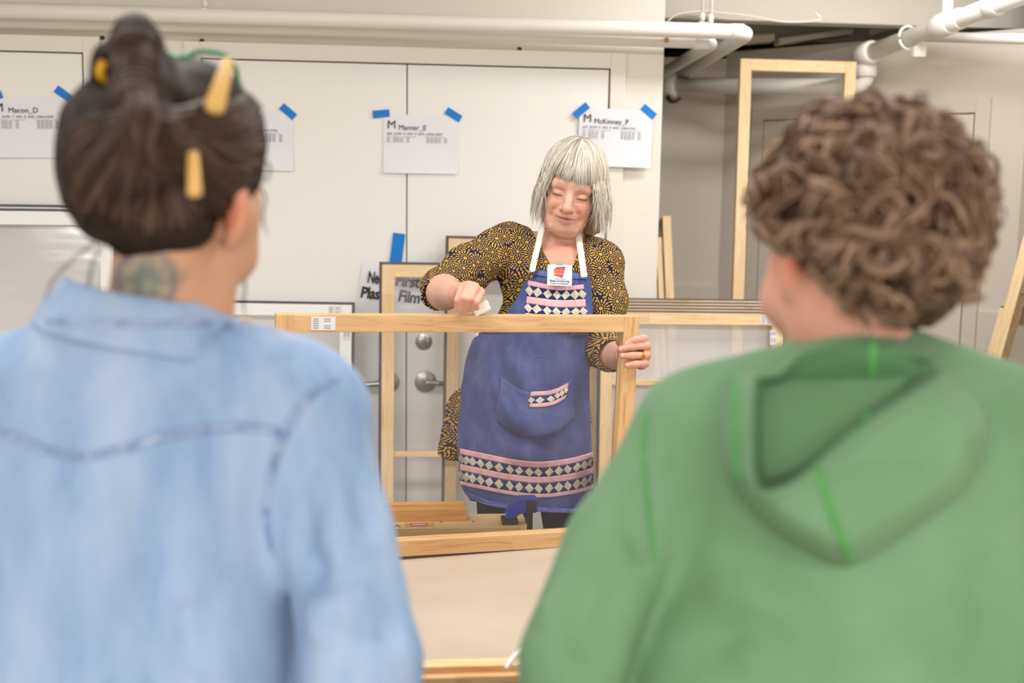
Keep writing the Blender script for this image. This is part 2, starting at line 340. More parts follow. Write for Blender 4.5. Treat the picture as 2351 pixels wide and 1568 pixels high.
# ------------------------------------------------------------------ implicit sculpting
class Field:
    def __init__(s, lo, hi, res, fine=None):
        lo, hi = np.array(lo, float), np.array(hi, float)
        s.ax = []
        for i in range(3):
            if fine is not None and i == 2:      # coarser below fine height
                f = fine; a = np.arange(lo[2], f, res*2.5); b = np.arange(f, hi[2]+res, res); s.ax.append(np.concatenate([a, b]))
            else: s.ax.append(np.arange(lo[i], hi[i]+res, res))
        s.ax = [a.astype(np.float32) for a in s.ax]
        s.F = np.full([len(a) for a in s.ax], 0.06, np.float32)
    def sub(s, lo, hi):
        sl = tuple(slice(max(0, int(np.searchsorted(a, l))), int(np.searchsorted(a, h))) for a, l, h in zip(s.ax, lo, hi))
        X = s.ax[0][sl[0]][:, None, None]; Y = s.ax[1][sl[1]][None, :, None]; Z = s.ax[2][sl[2]][None, None, :]
        return sl, X, Y, Z
    def comb(s, fn, lo, hi, k, op):
        mg = k+0.025; sl, X, Y, Z = s.sub(np.array(lo)-mg, np.array(hi)+mg)
        if any(q.stop <= q.start for q in sl): return
        a = s.F[sl]; b = fn(X, Y, Z)
        if op == 'add': h = np.clip(0.5+0.5*(a-b)/k, 0, 1); s.F[sl] = a+(b-a)*h-k*h*(1-h)
        else: b = -b; h = np.clip(0.5-0.5*(a-b)/k, 0, 1); s.F[sl] = a+(b-a)*h+k*h*(1-h)
    def cap(s, a, b, ra, rb=None, k=0.02, op='add', flat=None):
        a, b = np.asarray(a, float), np.asarray(b, float); rb = ra if rb is None else rb; d = b-a; L2 = float(d@d)+1e-12
        def fn(X, Y, Z):
            px, py, pz = X-a[0], Y-a[1], Z-a[2]
            h = np.clip((px*d[0]+py*d[1]+pz*d[2])/L2, 0, 1)
            return np.sqrt((px-h*d[0])**2+(py-h*d[1])**2+(pz-h*d[2])**2)-(ra+(rb-ra)*h)
        r = max(ra, rb); s.comb(fn, np.minimum(a, b)-r, np.maximum(a, b)+r, k, op); return s
    def chain(s, pts, rad, k=0.02, op='add'):
        for i in range(len(pts)-1): s.cap(pts[i], pts[i+1], rad[i], rad[i+1], k, op)
        return s
    def ell(s, c, r, k=0.02, op='add', R=None):
        c = np.asarray(c, float); r = np.asarray(r, float); R = np.eye(3) if R is None else np.asarray(R)   # columns: local axes
        def fn(X, Y, Z):
            dx, dy, dz = X-c[0], Y-c[1], Z-c[2]
            q = [(dx*R[0, i]+dy*R[1, i]+dz*R[2, i]) for i in range(3)]
            k0 = np.sqrt(sum((q[i]/r[i])**2 for i in range(3))); k1 = np.sqrt(sum((q[i]/r[i]**2)**2 for i in range(3)))+1e-9
            return k0*(k0-1)/k1
        e = np.sqrt(((R*r[None, :])**2).sum(1)); s.comb(fn, c-e, c+e, k, op); return s
    def mesh(s, smooth=1):
        F, (xs, ys, zs) = s.F, s.ax; ins = F < 0
        c = np.zeros([n-1 for n in F.shape], np.uint8)
        for i in (0, 1):
            for j in (0, 1):
                for k in (0, 1): c += ins[i:i+c.shape[0], j:j+c.shape[1], k:k+c.shape[2]]
        mask = (c > 0) & (c < 8); I, J, K = np.nonzero(mask)
        idx = np.full(mask.shape, -1, np.int32); idx[mask] = np.arange(len(I))
        acc = np.zeros((len(I), 3)); cnt = np.zeros(len(I))
        cor = [(i, j, k) for i in (0, 1) for j in (0, 1) for k in (0, 1)]
        for a in cor:
            for ax in range(3):
                if a[ax]: continue
                b = list(a); b[ax] = 1
                fa = F[I+a[0], J+a[1], K+a[2]]; fb = F[I+b[0], J+b[1], K+b[2]]; cr = (fa < 0) != (fb < 0)
                t = np.where(cr, fa/(np.where(cr, fa-fb, 1)), 0)
                pa = np.stack([xs[I+a[0]], ys[J+a[1]], zs[K+a[2]]], 1); pb = np.stack([xs[I+b[0]], ys[J+b[1]], zs[K+b[2]]], 1)
                acc += np.where(cr[:, None], pa+(pb-pa)*t[:, None], 0); cnt += cr
        V = acc/cnt[:, None]; Q = []
        def quads(e, flip, cells):
            q = np.stack(cells, 1); q = np.where(flip[:, None], q[:, ::-1], q); Q.append(q[(q >= 0).all(1)])
        a, b = ins[:-1, 1:-1, 1:-1], ins[1:, 1:-1, 1:-1]; i, j, k = np.nonzero(a != b); f = ~a[i, j, k]
        quads(None, f, [idx[i, j, k], idx[i, j+1, k], idx[i, j+1, k+1], idx[i, j, k+1]])
        a, b = ins[1:-1, :-1, 1:-1], ins[1:-1, 1:, 1:-1]; i, j, k = np.nonzero(a != b); f = a[i, j, k]
        quads(None, f, [idx[i, j, k], idx[i+1, j, k], idx[i+1, j, k+1], idx[i, j, k+1]])
        a, b = ins[1:-1, 1:-1, :-1], ins[1:-1, 1:-1, 1:]; i, j, k = np.nonzero(a != b); f = ~a[i, j, k]
        quads(None, f, [idx[i, j, k], idx[i+1, j, k], idx[i+1, j+1, k], idx[i, j+1, k]])
        Q = np.concatenate(Q)
        for _ in range(smooth):
            S = np.zeros_like(V); n = np.zeros(len(V))
            for u in range(4):
                p, q = Q[:, u], Q[:, (u+1) % 4]
                for x in range(3): S[:, x] += np.bincount(p, V[q, x], len(V))+np.bincount(q, V[p, x], len(V))
                n += np.bincount(p, minlength=len(V))+np.bincount(q, minlength=len(V))
            V = V*0.5+0.5*S/np.maximum(n, 1)[:, None]
        return V, Q
def vnormals(V, Q):
    fn = np.cross(V[Q[:, 2]]-V[Q[:, 0]], V[Q[:, 3]]-V[Q[:, 1]]); N = np.zeros_like(V)
    for u in range(4):
        for x in range(3): N[:, x] += np.bincount(Q[:, u], fn[:, x], len(V))
    return N/(np.linalg.norm(N, axis=1, keepdims=True)+1e-12)
class Waves:
    def __init__(s, seed, scale, n=14, stretch=(1, 1, 1)):
        r = np.random.default_rng(seed); d = r.normal(size=(n, 3)); d /= np.linalg.norm(d, axis=1, keepdims=True)
        s.k = d*scale*(0.5+r.random((n, 1)))*np.array(stretch); s.p = r.random(n)*6.28; s.n = n
    def __call__(s, V): return np.sin(V@s.k.T+s.p).sum(1)/math.sqrt(s.n)
def creases(V, N, lines):
    """raise (+) or press (-) the surface along 3-D polylines: (points, amplitude, width)"""
    D = np.zeros(len(V))
    for pts, amp, w in lines:
        pts = np.asarray(pts, float); best = np.full(len(V), 9.0)
        lo, hi = pts.min(0)-3*w, pts.max(0)+3*w; m = ((V > lo) & (V < hi)).all(1); v = V[m]
        if not len(v): continue
        bd = np.full(len(v), 9.0); taper = np.ones(len(v)); n = len(pts)-1
        for i in range(n):
            d = pts[i+1]-pts[i]; h = np.clip(((v-pts[i])@d)/(d@d+1e-12), 0, 1); q = np.linalg.norm(v-pts[i]-h[:, None]*d, axis=1)
            s = (i+h)/n; tp = np.minimum(1, 4*np.minimum(s+0.03, 1.03-s)); u = q < bd; bd[u] = q[u]; taper[u] = tp[u]
        D[m] += amp*taper*np.exp(-(bd/w)**2)
    return V+N*D[:, None]
def bvh(V, Q): return BVHTree.FromPolygons([tuple(v) for v in np.asarray(V, float)], [tuple(map(int, q)) for q in Q])
CV = Vector(CAM)
def hit(tree, px, py, off=0.0, fallback=None):
    d = Vector(ray(px, py)).normalized(); p, n, i, t = tree.ray_cast(CV, d)
    if p is None:
        if fallback is None: return None
        return P(px, py, fallback)
    if n.dot(d) > 0: n = -n
    return np.array(p+n*off)
def hits(tree, pts, off=0.0, fallback=None):
    out = [hit(tree, x, y, off, fallback) for x, y in pts]; return [p for p in out if p is not None]
def pxline(pts, n): return spline(np.array(pts, float), n)
def patch(name, tree, top, bot, nu, nv, off, mat, parent, fallback=None, thick=0.0012, **kw):
    """a piece of cloth laid on a surface, between a top and a bottom line"""
    a, b = spline(np.array(top, float), nu), spline(np.array(bot, float), nu); V = []
    for j in range(nv):
        for i in range(nu):
            q = a[i]+(b[i]-a[i])*j/(nv-1); V.append(hit(tree, q[0], q[1], off, fallback))
    Q = [(j*nu+i, (j+1)*nu+i, (j+1)*nu+i+1, j*nu+i+1) for j in range(nv-1) for i in range(nu-1)]
    o = obj(name, V, Q, mat, parent, True, **kw)
    if thick: s = o.modifiers.new('solid', 'SOLIDIFY'); s.thickness = thick; s.offset = -1 if False else 1
    return o
def strands(paths, rad, sides=3, taper=True):
    """paths: N x M x 3 -> one mesh of many thin tapered tubes"""
    Pn = np.asarray(paths, float); N, M, _ = Pn.shape
    T = np.gradient(Pn, axis=1); T /= np.linalg.norm(T, axis=2, keepdims=True)+1e-12
    ref = np.array([0.31, 0.83, 0.46]); A = np.cross(T, ref); A /= np.linalg.norm(A, axis=2, keepdims=True)+1e-12; B = np.cross(T, A)
    rad = np.broadcast_to(np.asarray(rad, float).reshape(-1, 1), (N, 1)); t = np.linspace(0, 1, M)
    prof = (0.45+0.55*np.minimum(1, 5*t))*np.where(t > 0.7, 1-0.85*(t-0.7)/0.3, 1) if taper else np.ones(M)
    R = rad*prof[None, :]; V = []
    for s in range(sides):
        a = 2*math.pi*s/sides; V.append(Pn+R[..., None]*(math.cos(a)*A+math.sin(a)*B))
    V = np.stack(V, 2).reshape(-1, 3)
    n, i, s = np.meshgrid(np.arange(N), np.arange(M-1), np.arange(sides), indexing='ij'); b = (n*M+i)*sides
    Q = np.stack([b+s, b+(s+1) % sides, b+sides+(s+1) % sides, b+sides+s], -1).reshape(-1, 4)
    return V, Q

# ================================================================== the room
XC = float(W(1517, 350)[0])                                   # the corner where the cupboard wall ends
A1 = P(1732, 253, 5.23); B1 = P(2272, 229, 4.55)              # angled wall runs through the far door's trim
dA = unit([B1[0]-A1[0], B1[1]-A1[1], 0]); nA = np.array([dA[1], -dA[0], 0])   # along / towards the room
if nA@(CAM-A1) < 0: nA = -nA
def WA(px, py, off=0.0):
    d = ray(px, py); t = ((A1-CAM)@nA+off)/(d@nA); return CAM+d*t
C0 = WA(1662, 300); YR = float(C0[1]); E0 = WA(2340, 500); XR = float(E0[0])
WT = 2.17                                                     # the recess walls stop short of the joists
ROOM_L, ROOM_B = -4.2, -9.2
box('floor', (ROOM_L-.1, ROOM_B-.1, -0.1), (4.2, 6.9, 0.0), 'floor_concrete', kind='structure')
box('ceiling', (ROOM_L-.1, ROOM_B-.1, CEIL), (4.2, 6.9, CEIL+0.1), 'ceiling_paint', kind='structure')
box('wall_back', (ROOM_L, YW, 0.0), (XC, YW+0.16, CEIL), 'wall_white', kind='structure')
box('wall_left', (ROOM_L-.1, ROOM_B, 0), (ROOM_L, YW+.16, CEIL), 'room_white', kind='structure')
box('wall_front', (ROOM_L, ROOM_B-.1, 0), (XR, ROOM_B, CEIL), 'room_white', kind='structure')
box('wall_right', (XR, ROOM_B, 0), (XR+0.1, E0[1], CEIL), 'wall_tan', kind='structure')
box('wall_recess', (XC-.5, YR, 0), (C0[0]+.02, YR+0.1, WT), 'wall_tan', kind='structure')
Lw = float((E0-C0)@dA)
MA = frameM((C0[0], C0[1], 0), dA, -nA, (0, 0, 1))            # local x along the angled wall, y away from the room
box('wall_angled', (0, 0, 0), (Lw, 0.1, WT+.03), 'wall_tan', M=MA, kind='structure')
box('wall_void', (XC-.6, 6.6, 0), (4.1, 6.7, CEIL), 'void_dark', kind='structure')  # near-black colour paints in the darkness of the void above the recess
# joists over the recess
def joist(px0, z, ybot, h, t, name='trim_1'):
    a = P(px0, ybot, z); return box(name, (XC-0.3, a[1], a[2]), (4.0, a[1]+t, a[2]+h), 'beam_paint', bv=0.004, kind='structure')
joist(1700, 4.55, 47, 0.26, 0.09, 'trim_1'); joist(1700, 5.35, 92, 0.16, 0.12, 'trim_2')
for k, (pa, pb, t) in enumerate((((1640, 104), (1780, 92), .05), ((1790, 100), (1960, 78), .04), ((2000, 84), (2060, 66), .05), ((2240, 76), (2420, 46), .05))):
    a, b = P(*pa, 5.0), P(*pb, 5.0)
    d = unit(b-a); q = box('trim_%d' % (k+3), (0, 0, 0), (np.linalg.norm(b-a), 0.10, t*.6), 'beam_paint', bv=0.003,
            M=frameM(a, d, unit(np.cross((0, 0, 1), d)), unit(np.cross(d, unit(np.cross((0, 0, 1), d))))), kind='structure')

# ------------------------------------------------------------------ cupboard doors
def wbox(name, x0, y0, x1, y1, d0, d1, mat, parent=None, bv=0.0, **kw):
    """box on the cupboard wall between two pixel corners, from d0 to d1 metres in front of it"""
    a, b = W(x0, y0), W(x1, y1); return box(name, (a[0], YW-d1, b[2]), (b[0], YW-d0, a[2]), mat, parent, bv, **kw)
def door_set(tag, xl, xr, split, top, trim, n0):
    a, b = W(*top), W(xr, 600); zt = a[2]; x0, x1 = W(xl, 150)[0], W(xr, 150)[0]
    box('trim_%d' % (n0+5), (x0-.02, YW-.004, 0), (x1+.02, YW-0.0005, zt+.02), 'gap_dark', kind='structure')  # not trim: dark sheet that paints the shade in the door gaps
    tr = root('trim_%d' % n0, (x0, YW, 0), None, None); tr['kind'] = 'structure'
    wdt, th = trim, 0.020
    box('casing', (x0-wdt, YW-th, 0), (x0-.004, YW, zt+wdt), 'wall_white', tr, 0.002)
    box('casing', (x1+.004, YW-th, 0), (x1+wdt, YW, zt+wdt), 'wall_white', tr, 0.002)
    box('casing', (x0-.004, YW-th, zt+.004), (x1+.004, YW, zt+wdt), 'wall_white', tr, 0.002)
    xs = [x0]+[W(s, 600)[0] for s in split]+[x1]; out = []
    for i in range(len(xs)-1):
        out.append(box('door_%d' % (n0+i), (xs[i]+.0022, YW-.014, 0.01), (xs[i+1]-.0022, YW-.004, zt-.001), 'door_white', None, 0.0008, kind='structure'))
    return out
leafs = door_set('main', 465, 1398, [933.5], (935, 149), 0.062, 1)
far = door_set('side', -420, 192, [-110], (100, 122), 0.062, 11)

def rose(name, px, py, r, parent):
    c = W(px, py, .014); M = frameM(c, (1, 0, 0), (0, 0, 1), (0, -1, 0))
    return lathe(name, [(r, -.001), (r, .004), (r*.97, .0065), (r*.72, .0095), (r*.42, .0125), (r*.30, .0130)], M, 'steel', parent)
def lever(leaf, px, py, tip):
    R = rose('door_lever', px, py, 0.042, leaf)
    a = W(px, py, .030); b = W(tip, py+6, .062)
    s = 1 if tip > px else -1
    pts = spline([a+np.array([0, .02, 0]), a+np.array([0, -.024, 0]), a+np.array([s*.018, -.028, -.001]), a+np.array([s*.06, -.026, -.004]), [b[0]-s*.012, a[1]-.022, a[2]-.008], [b[0], a[1]-.008, a[2]-.009]], 26)
    rad = np.concatenate([np.full(8, .0115), np.linspace(.0115, .0085, 18)])
    V, Q = tube_arrays(pts, rad, 14)
    obj('lever', V, Q, 'steel', R, True)
lever(leafs[1], 977, 876, 1042); lever(leafs[0], 892, 877, 822)
dbr = rose('deadbolt', 973, 784, 0.032, leafs[1])
lathe('lock_cylinder', [(.012, .0), (.012, .004), (.010, .006), (.004, .0065), (.003, .004)], frameM(W(973, 785, .0265), (1, 0, 0), (0, 0, 1), (0, -1, 0)), 'steel', dbr)

# wall plugs left in the paint
for i, (x, y) in enumerate(((235, 87), (463, 94), (1193, 113))):
    c = W(x, y, .004); V, Q = tube_arrays([c+np.array([0, .006, 0]), c, c+np.array([.001, -.006, -.001])], [.010, .008, .003], 7)
    obj('wall_plug', V, Q, 'gap_dark', None, label=('ragged grey plug in the wall above the side cupboard door', 'small dark plug in the wall above the hidden double door corner', 'small dark plug in the wall above the double doors, near the pipes')[i], category='wall plug', group='dark plugs along the top of the wall')

# ------------------------------------------------------------------ pipes
def pipe(name, pts, r, mat='pipe_white', parent=None, n=None, bend=0.05, **kw):
    pts = [np.asarray(p, float) for p in pts]; out = [pts[0]]
    for i in range(1, len(pts)-1):
        a, b, c = pts[i-1], pts[i], pts[i+1]; u, v = unit(a-b), unit(c-b); L = min(bend, np.linalg.norm(a-b)*.45, np.linalg.norm(c-b)*.45)
        for t in np.linspace(0, 1, 9): out.append((1-t)**2*(b+u*L)+2*t*(1-t)*b+t*t*(b+v*L))
    out.append(pts[-1]); return tube(name, out, r, mat, parent, 20, **kw)
def ring(name, c, d, r, L, mat, parent):
    d = unit(d); return tube(name, [c-d*L/2, c-d*(L/2-.003), c+d*(L/2-.003), c+d*L/2], [r*.93, r, r, r*.93], mat, parent, 20)
OFF1, OFF2 = .16, .07
def WO(px, py, off): return W(px, py, off)
el = WO(1722, 74, OFF1); hz = lambda y: np.array([0, y, 0])
pl = root('water_pipe', WO(700, 42, OFF1), 'white painted water pipe running along wall above the taped sheets', 'pipe')
back1 = np.array([el[0], YR-.10, el[2]-.05])
pipe('pipe_run', [WO(-500, 10, OFF1), WO(700, 42, OFF1), el, back1], 0.0275, parent=pl, bend=.075)
ring('coupling', WO(1692, 73.2, OFF1), (1, 0, 0), .0295, .05, 'pipe_white', pl)
p2 = root('water_pipe', WO(700, 66, OFF2), 'thinner white pipe tucked behind and below the long water pipe', 'pipe')
e2 = WO(1640, 98, OFF2); back2 = np.array([e2[0], YR-.10, e2[2]-.03])
pipe('pipe_run', [WO(-500, 34, OFF2), WO(700, 66, OFF2), e2, back2], 0.024, parent=p2, bend=.06)
ring('coupling', WO(1610, 97.6, OFF2), (1, 0, 0), .027, .05, 'pipe_white', p2)
tube('brass_fitting', [WO(1526, 92, OFF2+.03), WO(1534, 92, OFF2+.03)], .009, 'gold', p2)
for (x, y0, y1, pp) in ((1612, 52, -60, p2), (1632, 56, -60, pl), (471, 20, -60, pl)):
    o = OFF1 if pp is pl else OFF2
    tube('hanger_rod', [WO(x, y0, o), np.array([WO(x, y0, o)[0], WO(x, y0, o)[1], CEIL])], .0055 if x > 1000 else .006, 'pipe_white', pp, 10)
    tube('hanger_nut', [WO(x, y0-4, o), WO(x, y0-22, o)], .010, 'pipe_white', pp, 6)
    box('hanger_bracket', WO(x-8, y0-2, o+.02), WO(x+8, y0+10, o-.02), 'pipe_white', pp, .002)
# manifold in the recess
zr = 5.12
q0, q1 = P(1534, 196, zr), P(1990, 199, 4.77)
p3 = root('drain_pipe', q0, 'white horizontal pipe crossing the recess behind the tall pine frame', 'pipe')
up = P(1986, 122, 4.75)
pipe('pipe_run', [q0, q1, up+np.array([0, 0, -.0])], .034, parent=p3, bend=.09)
ring('flange', P(1541, 196, zr), q1-q0, .050, .05, 'pipe_white', p3); ring('collar', P(1988, 163, 4.76), (0, 0, 1), .045, .05, 'pipe_white', p3)
ring('collar', P(1988, 142, 4.755), (0, 0, 1), .041, .03, 'pipe_white', p3)
tube('pipe_hook', spline([P(1533, 222, zr-.02), P(1540, 232, zr-.03), P(1552, 232, zr-.03), P(1562, 224, zr-.03)], 14), np.linspace(.012, .006, 14), 'black_plastic', p3)
d5a, d5b = P(1985, 126, 4.74), P(2480, -62, 3.7); d5 = unit(d5b-d5a)
p5 = root('drain_pipe', d5a, 'thick white diagonal pipe with coupling running up to the joists', 'pipe')
pipe('pipe_run', [d5a, d5b], .034, parent=p5)
ring('elbow', d5a+d5*.02, d5, .048, .07, 'pipe_white', p5)
def at5(px):
    t = np.linspace(0, 1, 400); pts = d5a+(d5b-d5a)*t[:, None]; rel = (pts-CAM)@AX.T; x = IW/2+FPX*rel[:, 0]/rel[:, 2]; return pts[np.argmin(abs(x-px))]
ring('coupling', at5(2166), d5, .046, .09, 'pipe_white', p5); ring('coupling', at5(2280), d5, .041, .05, 'pipe_white', p5)
ring('hub', at5(2178), d5, .040, .13, 'pipe_white', p5)
tube('stem', [at5(2172), at5(2172)+np.array([0, 0, .10])], .020, 'pipe_white', p5)
tube('hanger_rod', [at5(2172)+np.array([0, 0, .12]), at5(2172)*[1, 1, 0]+np.array([0, 0, CEIL])], .0055, 'pipe_white', p5, 8)
tube('bolt', [at5(2172)+np.array([0, 0, .095]), at5(2172)+np.array([0, 0, .13])], .008, 'gold', p5, 8)
cc = at5(2086); u5 = unit(np.cross(d5, (0, 0, 1))); v5 = np.cross(u5, d5)
tube('pipe_clamp', [cc+.046*(math.cos(a)*u5+math.sin(a)*v5) for a in np.linspace(0, 6.1, 30)], .006, 'pipe_white', p5, 8)
box('clamp_tail', at5(2096)+np.array([.0, -.02, -.08]), at5(2096)+np.array([.05, .01, -.035]), 'pipe_white', p5, .003)
p4 = tube('conduit_pipe', [P(2110, 84, 4.60), P(2520, 94, 4.1)], .020, 'pipe_white', None, 16, label='slim white pipe running across the angled wall top', category='pipe')
for k, pts in enumerate((((1545, 40), (1600, 28), (1700, 34), (1800, 50), (1880, 46), (1872, 30)), ((1530, 52), (1560, 32), (1640, 24)))):
    tube('cable', spline([P(x, y, 4.5 if k == 0 else 4.48) for x, y in pts], 30), .004, 'pipe_white', None, 6,
         label=('thin white cable looping along the joist' if k == 0 else 'short white cable drooping beside the wall corner'), category='cable')

# ------------------------------------------------------------------ door in the angled wall
dr = MA
def la(px, py):
    p = WA(px, py); return float((p-np.array([C0[0], C0[1], 0]))@dA), float(p[2])
xl, zt = la(1757, 276); xr, _ = la(2240, 262); to = la(1732, 253)[0]; tz = la(2000, 242)[1]
zt = la(2100, 266)[1]
box('trim_20', (xl-.01, -.004, 0), (xr+.01, -.0005, zt+.01), 'gap_dark', M=MA, kind='structure')  # dark backing sheet, its colour stands in for shade around the door
tr = root('trim_21', WA(1757, 900), None, None); tr['kind'] = 'structure'; cw = 0.062
for a, b in (((xl-cw, -.018, 0), (xl-.003, 0, zt+cw)), ((xr+.003, -.018, 0), (xr+cw, 0, zt+cw)), ((xl-.003, -.018, zt+.003), (xr+.003, 0, zt+cw))):
    box('casing', a, b, 'tan_trim', tr, .002, M=MA)
d3 = box('door_21', (xl+.002, -.014, .01), (xr-.002, -.004, zt-.002), 'wall_tan', None, .001, M=MA, kind='structure')
kx, kz = la(2161, 838)
Mk = MA @ Matrix.Translation(Vector((kx, -.014, kz))) @ Matrix.Rotation(math.radians(90), 4, 'X')
kn = lathe('door_knob', [(.036, -.001), (.036, .004), (.024, .010), (.012, .014), (.012, .030), (.024, .038), (.029, .050), (.026, .062), (.012, .067), (.004, .066)], Mk, 'steel', d3)
# panelled wainscot right of that door
wx0 = xr+cw+.002; wz = la(2290, 716)[1]
wp = root('trim_22', WA(2290, 900), None, None); wp['kind'] = 'structure'
box('panel_back', (wx0, -.006, 0), (Lw, 0, wz), 'tan_trim', wp, .001, M=MA)
box('stile', (wx0, -.016, 0), (wx0+.09, -.006, wz), 'tan_trim', wp, .002, M=MA)
box('rail', (wx0+.09, -.016, wz-.10), (Lw, -.006, wz), 'tan_trim', wp, .002, M=MA)
# recess skirting ledge
box('baseboard_recess', (XC, YR-.02, 0), (C0[0], YR, 1.10), 'tan_trim', kind='structure')

# ceiling lamp housings, the added recess lamp included
for i, (x, y) in enumerate(LAMPS):
    h = root('ceiling_light', (x, y, CEIL), 'long white fluorescent ceiling light', 'ceiling light', 'fluorescent lights on the ceiling')
    box('housing', (x-.62, y-.17, CEIL-.075), (x+.62, y+.17, CEIL), 'lamp_housing', h, .004)
    box('lip', (x-.64, y-.19, CEIL-.082), (x-.605, y+.19, CEIL-.05), 'lamp_housing', h); box('lip', (x+.605, y-.19, CEIL-.082), (x+.64, y+.19, CEIL-.05), 'lamp_housing', h)

# ------------------------------------------------------------------ taped sheets
def tape(parent, px, py, ang, L=38, wd=17, lift=.0045):
    c = W(px, py, lift+.014); s = 4.2/FPX
    hw, hh = L*s/2, wd*s/2; n = 7; V = []
    for i in range(n):
        t = i/(n-1)*2-1
        for j in (-1, 1):
            e = (.0016*((i*7+j*3) % 3-1) if i in (0, n-1) else 0); V.append((t*hw+e, j*hh, .0012*abs(t)**2))
    Q = [(i*2, i*2+2, i*2+3, i*2+1) for i in range(n-1)]
    a = math.radians(-ang); o = obj('blue_tape', V, Q, 'blue_tape', parent, False, M=frameM(c, (1, 0, 0), (0, 0, 1), (0, -1, 0)) @ Matrix.Rotation(a, 4, 'Z'))
    q = o.modifiers.new('solid', 'SOLIDIFY'); q.thickness = .0006; q.offset = 0
def sheet(px, py, name, line, cols, rows, tilt, tapes, label, w=.2794, h=.2159, title=None, nx=0.056, off=.016):
    """px, py: top-left corner"""
    c = W(px, py, off); M = frameM(c, (1, 0, 0), (0, 0, 1), (0, -1, 0)) @ Matrix.Rotation(math.radians(-tilt), 4, 'Z')
    n, mm = 13, 9; V = []
    curl = lambda u, v: .001+.010*max(0, v-.55)**2*4*(0.4+u*.6)+.003*math.sin(u*5+px)*v
    for j in range(mm):
        for i in range(n):
            u, v = i/(n-1), j/(mm-1); V.append((u*w, -v*h, curl(u, v)))
    Q = [(j*n+i, (j+1)*n+i, (j+1)*n+i+1, j*n+i+1) for j in range(mm-1) for i in range(n-1)]
    s = obj('paper_sheet', V, Q, 'paper', None, False, M=M, label=label, category='paper sheet', group='order sheets taped to the cupboard')
    q = s.modifiers.new('solid', 'SOLIDIFY'); q.thickness = .0004; q.offset = -1
    T = lambda x, y, dz=.0022: M @ Matrix.Translation(Vector((x, y, dz+.002)))
    text('big_letter', 'M', .043, T(.014, -.052), 'ink', s); text('name_line', name, .0265, T(nx, -.056), 'ink', s)
    text('order_line', line, .0122, T(.014, -.0745), 'ink_grey', s, space=1.0)
    V, Q = [], []
    for x in cols:
        for r in range(rows):
            b = len(V); ww = .009+.003*((int(x*1000)+r) % 3)/2; y = -.0850-r*.0048; V += [(x, y, 0), (x+ww, y, 0), (x+ww, y-.0019, 0), (x, y-.0019, 0)]; Q.append((b, b+3, b+2, b+1))
    for x, ww in ((.014, .009), (.034, .03), (.072, .05), (.155, .05), (.208, .022)):
        b = len(V); y = -.0808; V += [(x, y, 0), (x+ww, y, 0), (x+ww, y-.0012, 0), (x, y-.0012, 0)]; Q.append((b, b+3, b+2, b+1))
    obj('table_print', V, Q, 'ink_pale', s, M=T(0, 0, .0026), kind='stuff')
    for tp in tapes: tape(s, *tp)
    return s
sheet(880, 262, 'Manter_E', '#36  |4 PN  0  WH  0  RW|  ORN:14557', (.014, .036, .048, .062, .086, .160, .174, .188, .202, .226), 4, 0.0,
      [(876, 261, -6), (1042, 264, 30)], 'white order sheet taped over the cupboard door seam')
sheet(1331, 247, 'McKinney_P', '#37  |8 PN  0  WH  0  RW|  ORN:15331', (.014, .036, .048, .062, .086, .160, .174, .188, .202, .226), 6, 0.9,
      [(1335, 253, -40, 40, 17, .012), (1490, 257, 38, 38, 17, .012)], 'white order sheet taped across the cupboard trim by the corner', off=.024)
sheet(-24, 222, 'Macon_D', '#35  |0 PN  7  WH  0  RW|  ORN:14529', (.014, .036, .048, .062, .086, .160, .174, .188, .202, .226), 6, -1.0,
      [(147, 217, 36, 40), (-14, 222, -20)], 'white order sheet taped to the cupboard door without a second leaf', nx=.062)
sheet(497, 250, '          e_J', '#36  |0 PN  4  WH  0  RW|  ORN:15796', (.014, .036, .048, .062, .086, .160, .174, .188, .202, .226), 6, 1.0,
      [(662, 257, 40), (500, 250, -30)], 'white order sheet taped to cupboard behind a person with a bun')
# the hand-lettered notice
nc = W(833, 598, .018); MN = frameM(nc, (1, 0, 0), (0, 0, 1), (0, -1, 0)) @ Matrix.Rotation(math.radians(-5.5), 4, 'Z')
nt = obj('paper_notice', [(0, 0, 0), (.28, 0, 0), (.28, -.216, 0.004), (0, -.216, .004)], [(0, 3, 2, 1)], 'paper', None, M=MN, label='white notice with large handwritten style lettering hung behind pine frame', category='notice')
q = nt.modifiers.new('solid', 'SOLIDIFY'); q.thickness = .0005
TN = lambda x, y: MN @ Matrix.Translation(Vector((x, y, .005)))
def word(body, x, y, width, cap):
    o = text('lettering', body, .058, TN(0, 0), 'ink', nt, shear=.10, bold=.0016, space=.95)
    co_ = np.array([v.co[:] for v in o.data.vertices]); x0_, x1_ = co_[:, 0].min(), co_[:, 0].max(); hc = .058*.73
    co_[:, 0] = (co_[:, 0]-x0_)*width/(x1_-x0_)+x; co_[:, 1] = co_[:, 1]*cap/hc+y+.0012*np.sin(co_[:, 0]*260)
    o.data.vertices.foreach_set('co', co_.astype(np.float32).ravel()); o.data.update()
word('Needs', .024, -.080, .088, .044); word('First', .130, -.080, .092, .044); word('Plastic', .004, -.139, .118, .044); word('Film', .146, -.139, .082, .044)
tape(nt, 912, 572, 97, 72, 28, .006)

